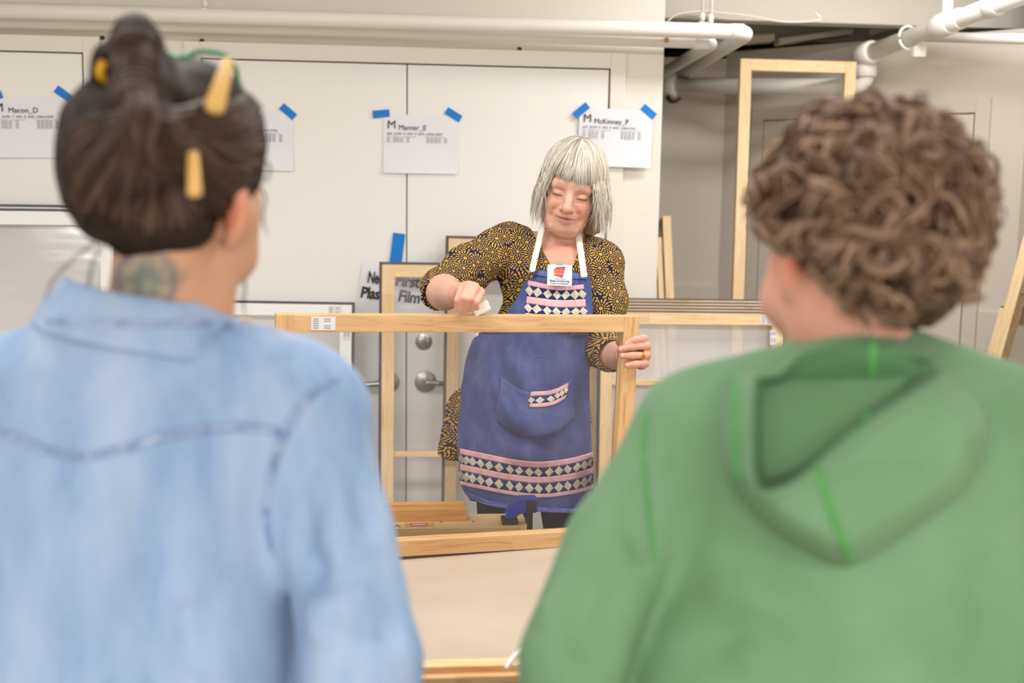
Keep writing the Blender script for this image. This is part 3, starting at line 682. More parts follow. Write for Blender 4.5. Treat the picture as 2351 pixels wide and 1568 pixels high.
# ------------------------------------------------------------------ window insert frames
def insert(label, group, O, ex, ez, w, h, mem=.042, th=.034, wood_='pine', film_='film_clear', bars=(), vbars=(), foam_on=True, stickers=(), foam_t=.010, name='window_insert', back_film=False, front=None):
    """O: top-left corner of the front face, ex along the top, ez upwards; local x right, y depth, z up"""
    ex = unit(ex); ez = unit(np.asarray(ez)-ex*np.dot(ex, ez)); ey = np.cross(ez, ex)
    M = frameM(O, ex, ey, ez)
    r = root(name, (np.array(O)-ez*h+ex*w/2+ey*th/2), label, 'window insert', group)
    bar('rail', M, np.array((mem, 0, -mem)), np.array((w-mem, th, 0)), 0, wood_, r); bar('rail', M, np.array((mem, 0, -h)), np.array((w-mem, th, -h+mem)), 0, wood_, r)
    bar('stile', M, np.array((0, 0, -h)), np.array((mem, th, 0)), 2, wood_, r); bar('stile', M, np.array((w-mem, 0, -h)), np.array((w, th, 0)), 2, wood_, r)
    for z in bars: bar('crossbar', M, np.array((mem, th*.25, -z-.010)), np.array((w-mem, th*.75, -z+.010)), 0, wood_, r)
    fz = [(mem*.6, -h+mem*.6), (w-mem*.6, -h+mem*.6), (w-mem*.6, -mem*.6), (mem*.6, -mem*.6)]
    obj('film', [(x, th*.86, z) for x, z in fz], [(0, 1, 2, 3)], film_, r, M=M)
    if back_film: obj('film', [(x, th*.15, z) for x, z in fz], [(0, 1, 2, 3)], 'film_clear', r, M=M)
    if foam_on:
        f = foam_t; y0, y1 = th*.15, th*.85
        box('foam_strip', (-f, y0, 0), (w+f, y1, f), 'foam_grey', r, .0015, M=M)
        box('foam_strip', (-f, y0, -h), (0, y1, 0), 'foam_grey', r, .0015, M=M); box('foam_strip', (w, y0, -h), (w+f, y1, 0), 'foam_grey', r, .0015, M=M)
    for (x, z, sw, sh, flip) in stickers:
        s = box('sticker', (x, -.0012, z-sh), (x+sw, -.0002, z), 'sticker', r, M=M)
        V, Q = [], []; vert = sh > sw
        for i in range(5):
            for j in range(2 if i != 2 else 1):
                b = len(V)
                if vert: x0, x1, z0, z1 = x+sw*(.12+.16*i), x+sw*(.12+.16*i)+.0022, z-sh*(.1+.42*j), z-sh*(.1+.42*j)-sh*(.22+.05*((i*3+j) % 3))
                else: x0, z0 = x+sw*(.08+.45*j), z-sh*(.12+.17*i); x1, z1 = x0+sw*(.22+.05*((i*3+j) % 3)), z0-.0022
                V += [(x0, -.0015, z0), (x1, -.0015, z0), (x1, -.0015, z1), (x0, -.0015, z1)]; Q.append((b, b+3, b+2, b+1))
        obj('print', V, Q, 'ink_pale', s, M=M)
    return r, M
# pose of the frame being worked on (standing on the table, leaning slightly)
TLh, TRh, BLh = np.array([-0.2580, 2.430, 1.262]), np.array([0.563, 2.594, 1.244]), np.array([-0.273, 2.443, 0.709])
exh = unit(TRh-TLh); ezh = unit(TLh-BLh)
HELD, MH = insert('bare pine insert frame with clear film, standing on the beige table', None, TLh, exh, ezh, .837, .553, .0375, .034, 'pine_warm', 'film_clear', foam_on=False,
                  stickers=((.074, -.004, .052, .029, 1), (.006, -.040, .027, .055, 1)))
# leaning against the cupboard
def leaner(label, group, tl, tr, ztop, zbot_out, h=None, **kw):
    """tl/tr pixel corners of the top edge; leans so that its foot is zbot_out metres further into the room"""
    a, b = W(*tl, ztop), W(*tr, ztop); ex = unit(b-a); w = np.linalg.norm(b-a)
    zt_ = (a[2]+b[2])/2; foot = np.array([0, -zbot_out, -(zt_-0.004)]); ez = unit(-foot)
    return insert(label, group, a, ex, ez, w, np.linalg.norm(foot) if h is None else h, **kw)
leaner('tall pine insert with dark foam edge standing behind the shorter foam-edged pine insert', None, (1030, 547), (1372, 555), .075, .10, mem=.044)
leaner('pine insert with dark foam edge and thin crossbar in front of the notice', None, (877, 607), (1374, 613), .125, .14, mem=.046, bars=(.70,))
for k in range(2):
    leaner(('white painted insert with grey foam, at the front of the taller white pair', 'white painted insert with grey foam, behind the other tall white insert')[k], 'tall white inserts', (-330-10*k, 480-10*k), (262+4*k, 487-9*k), .13-.045*k, .16, wood_='white_paint', film_='film_painted_glare', mem=.048)
leaner('low white painted insert with grey foam edge and printed stickers', None, (322, 692), (808, 700), .14, .12, wood_='white_paint', film_='film_painted_glare', mem=.043,
       stickers=((.670, -.006, .050, .030, 0), (.725, -.06, .026, .07, 1)))
labs = ['pine insert with a printed sticker at the front of the foam-edged row', 'second foam-edged pine insert in the row by the wall corner', 'third foam-edged pine insert in the row by the wall corner',
        'fourth foam-edged pine insert in the row by the wall corner', 'fifth foam-edged pine insert, rearmost of the row by the corner']
for k in range(4, -1, -1):
    leaner(labs[k], 'row of foam-edged pine inserts', (1381+(7+k if k else 0), 716-7*k), (1800-6*k, 721-7.2*k), .30-.042*k, .10, film_='film_painted_glare' if k == 0 else 'film_clear', mem=.043, foam_t=.007,
           bars=(.255,) if k == 0 else (), stickers=((.59, -.008, .052, .030, 0), (.628, -.060, .024, .055, 1)) if k == 0 else ())
# tall bare frame in the recess
a, b = P(1701, 134, 4.62), P(1967, 141, 4.665); ex = unit(b-a); Ht = a[2]-.004
insert('tall bare pine frame without film standing in the recess', None, a, ex, unit(np.array([-0.02, .02, 1.0])), np.linalg.norm(b-a), Ht/unit(np.array([-0.02, .02, 1.0]))[2]-.003, mem=.047, th=.03, foam_on=False, film_='lens_clear') if False else None
zz = unit(np.array([.004, .035, 1.0]))
tf = root('bare_frame', (a[0], a[1], 0), 'tall bare pine frame standing in the recess in front of the pipes', 'wooden frame')
exf = unit(ex-zz*(ex@zz)); Mf = frameM(a, exf, np.cross(zz, exf), zz); wf = np.linalg.norm(b-a); hf = Ht/zz[2]
bar('rail', Mf, np.array((.047, 0, -.047)), np.array((wf-.047, .03, 0)), 0, 'pine', tf); bar('rail', Mf, np.array((.047, 0, -hf)), np.array((wf-.047, .03, -hf+.047)), 0, 'pine', tf)
bar('stile', Mf, np.array((0, 0, -hf)), np.array((.047, .03, 0)), 2, 'pine', tf); bar('stile', Mf, np.array((wf-.047, 0, -hf)), np.array((wf, .03, 0)), 2, 'pine', tf)
# two narrow frames parked behind the wall corner, seen edge on
for k, (tp, bt, z, lab) in enumerate((((1521, 496), (1529, 690), 4.62, 'slim pine frame leaning just behind the white wall corner'), ((1507, 545), (1513, 690), 4.56, 'shorter slim pine frame tucked behind the white wall corner'))):
    t, bb = P(*tp, z), P(*bt, z-.03); ez = unit(t-bb); d = np.array([.08, 1, 0]); ey = unit(d-ez*(d@ez)); ex = np.cross(ey, ez); Hh = (t[2]-.003)/ez[2]; wd_ = (.034, .020)[k]; dep = .42
    r = root('bare_frame', bb*[1, 1, 0], lab, 'wooden frame', 'slim frames behind the corner'); M = frameM(t, ex, ey, ez)
    bar('stile', M, np.array((0, 0, -Hh)), np.array((wd_, .04, 0)), 2, 'pine', r); bar('stile', M, np.array((0, dep-.04, -Hh)), np.array((wd_, dep, 0)), 2, 'pine', r)
    bar('rail', M, np.array((0, .04, -.04)), np.array((wd_, dep-.04, 0)), 1, 'pine', r); bar('rail', M, np.array((0, .04, -Hh)), np.array((wd_, dep-.04, -Hh+.04)), 1, 'pine', r)
# big inserts leaning on the right-hand wall
def rightframe(label, top, bot, L, H, bars, drop=0.0, mem=.05, film_='film_clear'):
    """left stile runs from top to bot (3-D points); rails run from there towards the camera along the right wall"""
    ez = unit(np.asarray(top)-bot); d = np.array([0.10, -1, 0]); ex = unit(d-ez*(d@ez))
    return insert(label, 'large inserts leaning on the right wall', top, ex, ez, L, H, mem=mem, th=.034, bars=bars, name='window_insert', film_=film_, foam_t=.007, back_film=True)
def rf(px0, py0, px1, py1, z):
    a, b = P(px0, py0, z), P(px1, py1, z-.0); ez = unit(a-b); return a, b, ez
for k, (t_, b_, z, label, bars, L) in enumerate((((2462, 130), (2246, 920), 3.75, 'large pine insert with crossbars leaning on the right wall', (.80,), .75),
                                 ((2296, 706), (2232, 930), 3.86, 'smaller pine insert hidden behind the large leaning insert', (), .5),
                                 ((2420, 600), (2306, 1010), 3.25, 'pine insert leaning nearest to the hooded person', (), .6))):
    a, b, ez = rf(*t_, *b_, z); foot = a-ez*((a[2]-.004)/ez[2]); H = (a[2]-.004)/ez[2]
    rightframe(label, a, foot, L, H, bars)

# ================================================================== the work table
TZ = 0.695
far_l, far_r = PL(1000, 1220, TZ), PL(1290, 1221, TZ); near = PL(1080, 1512, TZ)
tx0, tx1, ty0, ty1 = -0.95, 1.45, near[1]-0.06, far_r[1]
tbl = root('work_table', (0.25, (ty0+ty1)/2, 0), 'long work table covered in smooth beige board', 'table')
box('table_top', (tx0, ty0, TZ-.025), (tx1, ty1, TZ), 'canvas', tbl, .003)
box('apron_board', (tx0+.05, ty0+.03, TZ-.11), (tx1-.05, ty0+.05, TZ-.025), 'pine_honey', tbl); box('apron_board', (tx0+.05, ty1-.05, TZ-.11), (tx1-.05, ty1-.03, TZ-.025), 'pine_honey', tbl)
for x in (tx0+.06, tx1-.12):
    for y in (ty0+.05, ty1-.11): box('leg', (x, y, 0), (x+.06, y+.06, TZ-.025), 'pine_honey', tbl, .003)
# grooved rail along the near edge
g0, g1 = -.60, .95; yr = PL(1080, 1512, TZ+.03)[1]
gr = root('clamping_rail', (.2, yr, TZ), 'grooved pine rail lying along the near table edge', 'wooden rail')
I4 = Matrix.Identity(4)
bar('base_strip', I4, np.array((g0, yr-.066, TZ)), np.array((g1, yr, TZ+.014)), 0, 'pine_honey', gr); bar('upper_strip', I4, np.array((g0, yr-.030, TZ+.014)), np.array((g1, yr, TZ+.030)), 0, 'pine', gr)
bar('front_strip', I4, np.array((g0, yr-.066, TZ+.0)), np.array((g1, yr-.050, TZ+.026)), 0, 'pine_warm', gr)
ws = [P(1163, 1534, 1.945), P(1170, 1524, 1.94), P(1182, 1514, 1.935), P(1200, 1502, 1.93)]
ws = [np.array([PL(x, y, TZ+.031)[0], PL(x, y, TZ+.031)[1], TZ+.031+.004*i]) for i, (x, y) in enumerate(((1162, 1533), (1170, 1524), (1182, 1514), (1200, 1502)))]
tube('plastic_strip', spline(ws, 12), .0035, 'white_paint', None, 8, label='short white plastic strip lying on the grooved rail', category='plastic strip')
# plywood jig with its fence
jl, jr, jf = PL(700, 1218, TZ), PL(1207, 1219, TZ), PL(900, 1219, TZ)
y0 = ty1-.022; xj = PL(1207, 1216, TZ)[0]; tj = .021
jig = root('plywood_jig', (xj-.35, y0+.07, TZ), 'plywood jig board with chamfered corner at the far table edge', 'jig board')
V = [(xj-.75, y0, 0), (xj-.018, y0, 0), (xj, y0+.02, 0), (xj, y0+.118, 0), (xj-.75, y0+.118, 0)]
V = V+[(x, y, tj) for x, y, _ in V]; V = [(x-xj+.4, y-y0, z) for x, y, z in V]
jb = obj('board', V, [(4, 3, 2, 1, 0), (5, 6, 7, 8, 9)]+[(i, (i+1) % 5, 5+(i+1) % 5, 5+i) for i in range(5)], 'plywood', jig, M=Matrix.Translation(Vector((xj-.4, y0, TZ))))
for i in range(3): box('ply_layer', (xj-.749, y0-.0006, TZ+.004+.006*i), (xj-.019, y0+.002, TZ+.006+.006*i), 'pine_warm', jig)
fx = PL(1070, 1190, TZ+tj)[0]
bar('fence', I4, np.array((xj-.75, y0+.055, TZ+tj)), np.array((fx, y0+.085, TZ+tj+.030)), 0, 'pine_honey', jig); bar('fence', I4, np.array((xj-.75, y0+.088, TZ+tj)), np.array((fx-.003, y0+.11, TZ+tj+.036)), 0, 'pine_honey', jig)
lc = np.array([PL(962, 1197, TZ+tj)[0], y0+.028, TZ+tj+.0006])
box('kraft_label', (lc[0]-.035, lc[1]-.017, TZ+tj), (lc[0]+.037, lc[1]+.017, TZ+tj+.0006), 'kraft_label', jig)
pk = box('pink_label', (lc[0]-.022, lc[1]-.012, TZ+tj+.0007), (lc[0]+.020, lc[1]+.012, TZ+tj+.0011), 'pink_label', jig)
box('white_print', (lc[0]-.018, lc[1]-.005, TZ+tj+.0011), (lc[0]+.016, lc[1]+.005, TZ+tj+.0014), 'sticker', pk)
text('pencil_note', 'VIC -', .030, Matrix.Translation(Vector((lc[0]-.045, lc[1]+.004, TZ+tj+.0006))) @ Matrix.Rotation(math.pi, 4, 'Z'), 'ink', jig)
for (x, y) in ((1085, 1194), (1012, 1190)):
    p = PL(x, y, TZ+tj); lathe('screw_hole', [(.003, 0), (.003, .0005), (.001, .0005)], Matrix.Translation(Vector((p[0], min(p[1], y0+.05), TZ+tj))), 'gap_dark', jig, 10)
# bar clamp
cx = xj-.008; cyy = y0+.004; cz = TZ+tj
cl = root('bar_clamp', (cx, cyy, TZ), 'blue and black bar clamp gripping the plywood board corner', 'clamp')
box('bar', (cx+.006, cyy+.03, TZ-.20), (cx+.024, cyy+.038, cz+.055), 'black_plastic', cl, .001)
def prism(name, poly, y0_, y1_, mat, parent, bv=.003):
    n = len(poly); V = [(x, y0_, z) for x, z in poly]+[(x, y1_, z) for x, z in poly]
    o = obj(name, V, [tuple(range(n-1, -1, -1)), tuple(range(n, 2*n))]+[(i, (i+1) % n, n+(i+1) % n, n+i) for i in range(n)], mat, parent); bevel(o, bv); return o
pts = [(-.044, .012), (-.022, .014), (-.012, .024), (.002, .028), (.030, .028), (.034, .032), (.034, .062), (.028, .066), (-.010, .066), (-.020, .061), (-.044, .028)]
prism('jaw', [(cx+x, cz+z) for x, z in pts], cyy+.016, cyy+.050, 'clamp_blue', cl)
box('jaw_pad', (cx-.054, cyy+.010, cz), (cx-.014, cyy+.056, cz+.013), 'black_plastic', cl, .003)
box('jaw_cover', (cx+.006, cyy+.013, cz+.031), (cx+.030, cyy+.018, cz+.061), 'black_plastic', cl, .002)
box('lower_jaw', (cx-.05, cyy+.016, TZ-.075), (cx+.03, cyy+.05, TZ-.045), 'clamp_blue', cl, .004); tube('screw', [(cx-.03, cyy+.033, TZ-.05), (cx-.03, cyy+.033, TZ-.0245)], .006, 'black_plastic', cl, 8)

# ================================================================== people
def tint_attr(me, cols):
    a = me.color_attributes.new('tint', 'FLOAT_COLOR', 'POINT'); a.data.foreach_set('color', np.asarray(cols, np.float32).ravel())
def blend(C, w, color):
    w = np.clip(w, 0, 1); a = C[:, 3]; na = a+w*(1-a)
    for i in range(3): C[:, i] = np.where(na > 1e-6, (C[:, i]*a*(1-w)+color[i]*w)/np.maximum(a*(1-w)+w, 1e-6), 0)
    C[:, 3] = na
def pxof(V):
    r = (V-CAM)@AX.T; return IW/2+FPX*r[:, 0]/r[:, 2], IH/2-FPX*r[:, 1]/r[:, 2]

# ------------------------------------------------------------------ the woman in the apron
def head_axes(pitch, roll, yaw):
    X, Y, Z = AX[0].copy(), -AX[2].copy(), AX[1].copy()
    p, r, y = map(math.radians, (pitch, roll, yaw))
    X, Y = X*math.cos(y)+Y*math.sin(y), Y*math.cos(y)-X*math.sin(y)
    Y, Z = math.cos(p)*Y-math.sin(p)*Z, math.sin(p)*Y+math.cos(p)*Z
    X, Z = math.cos(r)*X-math.sin(r)*Z, math.cos(r)*Z+math.sin(r)*X
    return np.stack([X, Y, Z], 1)
HR = head_axes(21, 13, 7); HC = P(1313, 431, 2.97)
def hl(x, y, z): return HC+HR@np.array([x, y, z])
FB = Field((P(960, 700, 2.9)[0], 2.40, 0.0), (P(1515, 700, 2.9)[0], 3.30, 1.70), .0027, fine=.98)
# trunk, legs
FB.cap(P(1290, 640, 3.06), P(1225, 830, 3.06), .095, .095, .05).ell(P(1285, 632, 3.045), (.125, .098, .10), .04).ell(P(1205, 985, 3.07), (.135, .10, .12), .05)
FB.cap(P(1180, 560, 3.06), P(1370, 592, 3.06), .042, .042, .04)
for (x0, x1) in ((1150, 1155), (1285, 1315)):
    kn = P(x1, 1330, 3.06); FB.chain([P(x0, 1040, 3.07), kn, np.array([kn[0], kn[1]+.02, .07])], [.07, .05, .033], .03)
    FB.chain([np.array([kn[0], kn[1]+.04, .035]), np.array([kn[0], kn[1]-.13, .022])], [.035, .022], .03)
# neck
FB.cap(P(1290, 612, 3.075), hl(0, -.034, -.050), .053, .049, .02)
FB.cap(P(1274, 606, 3.015), hl(-.040, -.012, -.055), .010, .011, .02).cap(P(1304, 608, 3.015), hl(.040, -.012, -.055), .010, .011, .02)
# head
FB.ell(hl(0, -.012, .035), (.073, .090, .082), .02, R=HR).ell(hl(0, .028, -.032), (.058, .058, .082), .03, R=HR)
FB.ell(hl(0, .052, -.089), (.035, .030, .023), .03, R=HR).cap(hl(-.046, .01, -.055), hl(-.018, .045, -.092), .018, .018, .03).cap(hl(.046, .01, -.055), hl(.018, .045, -.092), .018, .018, .03)
for s in (-1, 1):
    FB.ell(hl(s*.036, .054, -.034), (.024, .021, .028), .02, R=HR)
    FB.ell(hl(s*.030, .048, -.076), (.017, .02, .018), .02, R=HR)
FB.cap(hl(-.040, .070, .020), hl(.040, .070, .020), .013, .013, .02).cap(hl(-.02, .076, .030), hl(.02, .076, .030), .012, .012, .02)
for s in (-1, 1):
    FB.ell(hl(s*.031, .098, .002), (.0165, .018, .0115), .010, 'sub', R=HR)
    FB.ell(hl(s*.031, .0705, .000), (.0148, .0142, .0118), .003, R=HR)                      # lid over the eyeball
    FB.cap(hl(s*.019, .084, -.0065), hl(s*.043, .080, -.0055), .0016, .0016, .002, 'sub')   # lash line
    FB.cap(hl(s*.018, .084, -.016), hl(s*.042, .080, -.017), .0022, .0022, .006, 'sub')     # bag under the eye
FB.chain([hl(0, .080, .016), hl(0, .094, -.010), hl(0, .106, -.030)], [.0075, .0085, .0130], .010)
for s in (-1, 1):
    FB.ell(hl(s*.0140, .094, -.034), (.0080, .010, .0075), .006, R=HR); FB.ell(hl(s*.006, .102, -.043), (.0032, .004, .003), .003, 'sub', R=HR)
    FB.chain([hl(s*.021, .0890, -.032), hl(s*.029, .0795, -.048), hl(s*.0345, .0745, -.066), hl(s*.033, .0715, -.084)], [.0022, .0030, .0028, .0010], .012, 'sub')
FB.ell(hl(0, .077, -.056), (.026, .016, .018), .015, R=HR)
FB.chain([hl(-.024, .077, -.0610), hl(-.008, .0895, -.0560), hl(0, .0895, -.0570), hl(.008, .0895, -.0560), hl(.024, .077, -.0630)], [.0025, .0040, .0036, .0040, .0025], .006)
FB.chain([hl(-.020, .080, -.0645), hl(0, .0895, -.0675), hl(.020, .080, -.0655)], [.003, .0055, .003], .006)
FB.chain([hl(-.028, .0815, -.0615), hl(-.010, .0940, -.0605), hl(.010, .0940, -.0610), hl(.028, .0815, -.0640)], [.0010, .0014, .0014, .0010], .003, 'sub')
for s in (-1, 1): FB.ell(hl(s*.074, -.008, -.012), (.008, .018, .030), .006, R=HR)
# right arm of the woman (nearer the notice): holds the white block on the frame's top rail
ELR, WRR = P(1006, 668, 2.86), P(1048, 678, 2.615)
FB.chain([P(1165, 565, 3.04), ELR, ELR+(WRR-ELR)*.35, WRR], [.048, .038, .038, .026], .03)
top_z = lambda px: 2.405+(px-634)/835*.246
kn = [P(1103, 671, 2.535), P(1091, 660, 2.515), P(1076, 656, 2.512), P(1062, 660, 2.522)]          # knuckles, index first
palm = [P(1090, 676, 2.565), P(1076, 672, 2.56), P(1062, 672, 2.565), P(1052, 676, 2.575)]
for i in range(4):
    FB.chain([WRR+(palm[i]-WRR)*.2, palm[i], kn[i]], [.019, .0155, .0105], .014)
mid = [P(1092, 694, 2.490), P(1078, 686, 2.478), P(1064, 684, 2.480), P(1052, 688, 2.492)]
tip = [P(1082, 711, 2.505), P(1070, 712, 2.500), P(1059, 711, 2.502), P(1050, 708, 2.510)]
for i in range(4):
    FB.chain([kn[i], mid[i], tip[i]], [.0100, .0088, .0072], .0035)
FB.chain([P(1062, 690, 2.585), P(1082, 700, 2.555), P(1094, 706, 2.535)], [.014, .0105, .008], .006)
# left arm: grips the right-hand stile
ELL, WRL = P(1388, 812, 2.99), P(1442, 818, 2.765)
FB.chain([P(1385, 600, 3.05), ELL, ELL+(WRL-ELL)*.35, WRL], [.048, .038, .038, .026], .03)
zs = 2.655
for i, (t, m_, k_) in enumerate((((1439, 788), (1457, 780), (1476, 778)), ((1425, 801), (1450, 796), (1482, 795)), ((1429, 816), (1452, 816), (1482, 816)), ((1441, 838), (1458, 836), (1478, 835)))):
    zf = zs-.004+.0001*(k_[1]-790)
    knk = P(k_[0]+3, k_[1], zs+.016); FB.chain([P(t[0], t[1], zf-.001), P(m_[0], m_[1], zf-.006), P(k_[0], k_[1]-1, zf+.001), knk, P(k_[0]-6, k_[1]+3, zs+.052)], [.0072, .0082, .0092, .0098, .0120], .0035)
FB.chain([WRL, P(1462, 812, zs+.085), P(1474, 806, zs+.055)], [.026, .024, .020], .02).ell(P(1470, 812, zs+.060), (.018, .030, .030), .015)
FB.chain([P(1458, 806, zs+.080), P(1434, 792, zs+.060), P(1421, 786, zs+.036)], [.015, .011, .0085], .008)
V, Q = FB.mesh(1); N = vnormals(V, Q)
me = meshdata('person', V, Q, 'skin_fair', True); C = np.zeros((len(V), 4)); L = (V-HC)@HR
face = (L[:, 1] > .03) & (L[:, 2] > -.12) & (L[:, 2] < .09)
g = lambda d, w: np.exp(-(d/w)**2)
lip = face*g(L[:, 0], .017)*g(L[:, 2]+.0610, .0062)*(L[:, 1] > .072)
blend(C, 1.1*lip, srgb(176, 92, 86))
blend(C, .8*face*g(L[:, 2]+.0608+.03*L[:, 0]*0, .0013)*(abs(L[:, 0]) < .026)*(L[:, 1] > .074), srgb(110, 50, 46))
for s in (-1, 1):
    blend(C, .30*face*g(L[:, 0]-s*.040, .020)*g(L[:, 2]+.035, .022), srgb(206, 104, 88))
    blend(C, .9*face*(abs(L[:, 0]-s*.031) < .0140)*g(L[:, 2]+.0062, .0021)*(L[:, 1] > .07), srgb(82, 56, 46))
    blend(C, .30*face*g(L[:, 0]-s*.031, .014)*g(L[:, 2]-.010, .005), srgb(180, 110, 100))
    blend(C, .35*face*g(L[:, 0]-s*.032, .016)*g(L[:, 2]-.026, .004), srgb(150, 124, 104))
blend(C, .30*face*g(L[:, 0], .012)*g(L[:, 2]+.032, .014), srgb(214, 116, 98))
X, Y = pxof(V); zc = (V-CAM)@AX[2]
blend(C, .35*((Y > 640) & (Y < 860) & ((X < 1120) & (zc < 2.6) | (X > 1410) & (zc < 2.78))), srgb(222, 140, 122))
blend(C, .32*((Y > 560) & (Y < 700) & (X > 1230) & (X < 1345))*g(X-1288, 40), srgb(206, 120, 98))
tint_attr(me, C)
woman = link('person', me, None, label='person in blue patchwork apron rubbing the top of a pine frame', category='person')
# fingernails
for p in [(1437, 788), (1423.5, 801), (1427.5, 816), (1439.5, 838)]:
    tr_ = bvh(V, Q) if p[0] == 1437 else tr_
    c = hit(tr_, p[0]+2.5, p[1]-.5, .0003)
    if c is not None: obj('fingernail', [c+AX[0]*x+AX[1]*y-AX[2]*zq for x, y, zq in [(.004*math.cos(a), .0032*math.sin(a), 0) for a in np.linspace(0, 5.5, 8)]], [tuple(range(8))], 'pink_cotton', woman)
bt = tr_
# shirt
FS = Field((P(950, 700, 2.9)[0], 2.50, .60), (P(1500, 700, 2.9)[0], 3.35, 1.56), .0042)
FS.ell(P(1280, 640, 3.05), (.155, .112, .115), .05).ell(P(1240, 800, 3.06), (.150, .112, .14), .06).ell(P(1210, 960, 3.07), (.175, .118, .13), .06)
FS.cap(P(1175, 562, 3.05), P(1372, 598, 3.05), .052, .052, .05).cap(P(1290, 590, 3.07), P(1290, 560, 3.08), .075, .062, .04)
FS.chain([P(1160, 566, 3.04), P(1075, 618, 2.95), P(1010, 664, 2.865)], [.062, .058, .048], .03).chain([P(1010, 664, 2.865), P(1004, 676, 2.775)], [.048, .0415], .015)
FS.chain([P(1378, 605, 3.04), P(1386, 700, 3.015), P(1385, 800, 2.985)], [.060, .056, .053], .03).chain([P(1385, 800, 2.985), P(1403, 814, 2.885)], [.053, .046], .02)
FS.ell(P(1048, 985, 3.10), (.030, .08, .085), .04).cap(P(1062, 920, 3.1), P(1036, 1060, 3.1), .034, .042, .03)
zh = float(P(1030, 1050, 3.1)[2]); FS.comb(lambda X, Y, Z: (Z-zh+.10*(X-P(1050, 1050, 3.1)[0])+0*Y), P(940, 1050, 3.1)-[0, .4, .2], P(1420, 1050, 3.1)+[0, .4, .05], .004, 'sub')
# V neck
O = P(1291, 655, 2.93)
def vneck(X, Y, Z):
    dx, dy, dz = X-O[0], Y-O[1], Z-O[2]; u = dx*AX[0][0]+dy*AX[0][1]+dz*AX[0][2]; v = dx*AX[1][0]+dy*AX[1][1]+dz*AX[1][2]; w = dx*AX[2][0]+dy*AX[2][1]+dz*AX[2][2]
    return np.maximum((np.abs(u+.02*v)-np.maximum(v, 0)*.50)*.90, w-.085-.55*np.maximum(v-.03, 0))
FS.comb(vneck, O-.2, O+.2, .004, 'sub')
# open cuffs
FS.cap(P(1003, 679, 2.755), P(1020, 680, 2.70), .036, .040, .004, 'sub'); FS.cap(P(1405, 815, 2.875), P(1425, 816, 2.80), .037, .042, .004, 'sub')
V, Q = FS.mesh(2); N = vnormals(V, Q)
V = V+N*(.0022*Waves(3, 46, 12)(V)+.0012*Waves(4, 110, 12)(V))[:, None]
cr = lambda pts, z, a, w: ([P(x, y, z) for x, y in pts], a, w)
V = creases(V, N, [cr(((1140, 530), (1160, 620), (1150, 700)), 2.96, .008, .012), cr(((1165, 540), (1185, 640), (1180, 720)), 2.95, -.006, .010), cr(((1110, 560), (1060, 600), (1010, 630)), 2.90, .005, .012),
                   cr(((1125, 600), (1090, 650), (1105, 690)), 2.90, -.007, .012), cr(((1400, 640), (1385, 690), (1395, 720)), 2.98, .006, .012), cr(((1360, 700), (1390, 720), (1420, 712)), 2.98, .006, .010), cr(((1350, 660), (1380, 680), (1415, 690)), 2.98, -.005, .010)])
shirt = obj('shirt', V, Q, 'floral_print', woman, True, label='navy tunic printed with mustard daisies')
uv = shirt.data.uv_layers.new(name='cloth'); li = np.zeros(len(shirt.data.loops), np.int32); shirt.data.loops.foreach_get('vertex_index', li)
uv.data.foreach_set('uv', np.stack([V@AX[0]+.35*(V@AX[2]), V@AX[1]+.2*(V@AX[2])], 1)[li].astype(np.float32).ravel())
st = bvh(V, Q)
# trousers
FT = Field((P(1020, 1000, 3.0)[0], 2.70, 0.03), (P(1420, 1000, 3.0)[0], 3.35, .95), .008)
for (x0, x1) in ((1158, 1158), (1290, 1322)):
    k_ = P(x1, 1330, 3.06); FT.chain([P(x0, 1040, 3.07), k_, np.array([k_[0], k_[1]+.02, .10])], [.082, .066, .055], .02)
V, Q = FT.mesh(1); obj('trousers', V, Q, 'trouser_dark', woman, True)
for (x1) in (1158, 1322):
    k_ = P(x1, 1330, 3.06); F2 = Field((k_[0]-.06, k_[1]-.22, 0), (k_[0]+.06, k_[1]+.12, .14), .006); F2.chain([np.array([k_[0], k_[1]+.05, .042]), np.array([k_[0], k_[1]-.14, .034])], [.042, .034], .02).cap(np.array([k_[0], k_[1]+.02, .04]), np.array([k_[0], k_[1]+.02, .11]), .042, .045)
    F2.F[:, :, 0] = .01; V, Q = F2.mesh(1); obj('shoe', V, Q, 'black_plastic', woman, True)
# apron: one sheet hung over the front
AL = pxline([(1216, 617), (1200, 648), (1176, 700), (1140, 745), (1092, 772), (1072, 830), (1058, 900), (1050, 980), (1049, 1050), (1056, 1105), (1082, 1148)], 60)
AR = pxline([(1345, 628), (1357, 640), (1361, 690), (1360, 730), (1350, 772), (1350, 830), (1353, 900), (1357, 980), (1361, 1050), (1360, 1110), (1346, 1168)], 60)
def interp(y, ys, vs_): return np.interp(y, ys, vs_)
nu = 61; V = []
fold = [(((1095, 790), (1130, 870), (1180, 960), (1250, 1000)), .012, .016), (((1075, 850), (1110, 960), (1180, 1040), (1300, 1060)), .010, .018), (((1360, 830), (1320, 930), (1270, 990), (1210, 1010)), .010, .016),
        (((1345, 780), (1300, 850), (1250, 890)), .006, .014), (((1120, 800), (1160, 880), (1210, 930)), -.008, .014), (((1060, 930), (1100, 1030), (1170, 1090)), .008, .018), (((1150, 780), (1180, 830), (1220, 870)), .005, .014),
        (((1240, 620), (1236, 700), (1225, 790)), .004, .010), (((1310, 640), (1318, 720), (1300, 800)), .004, .012)]
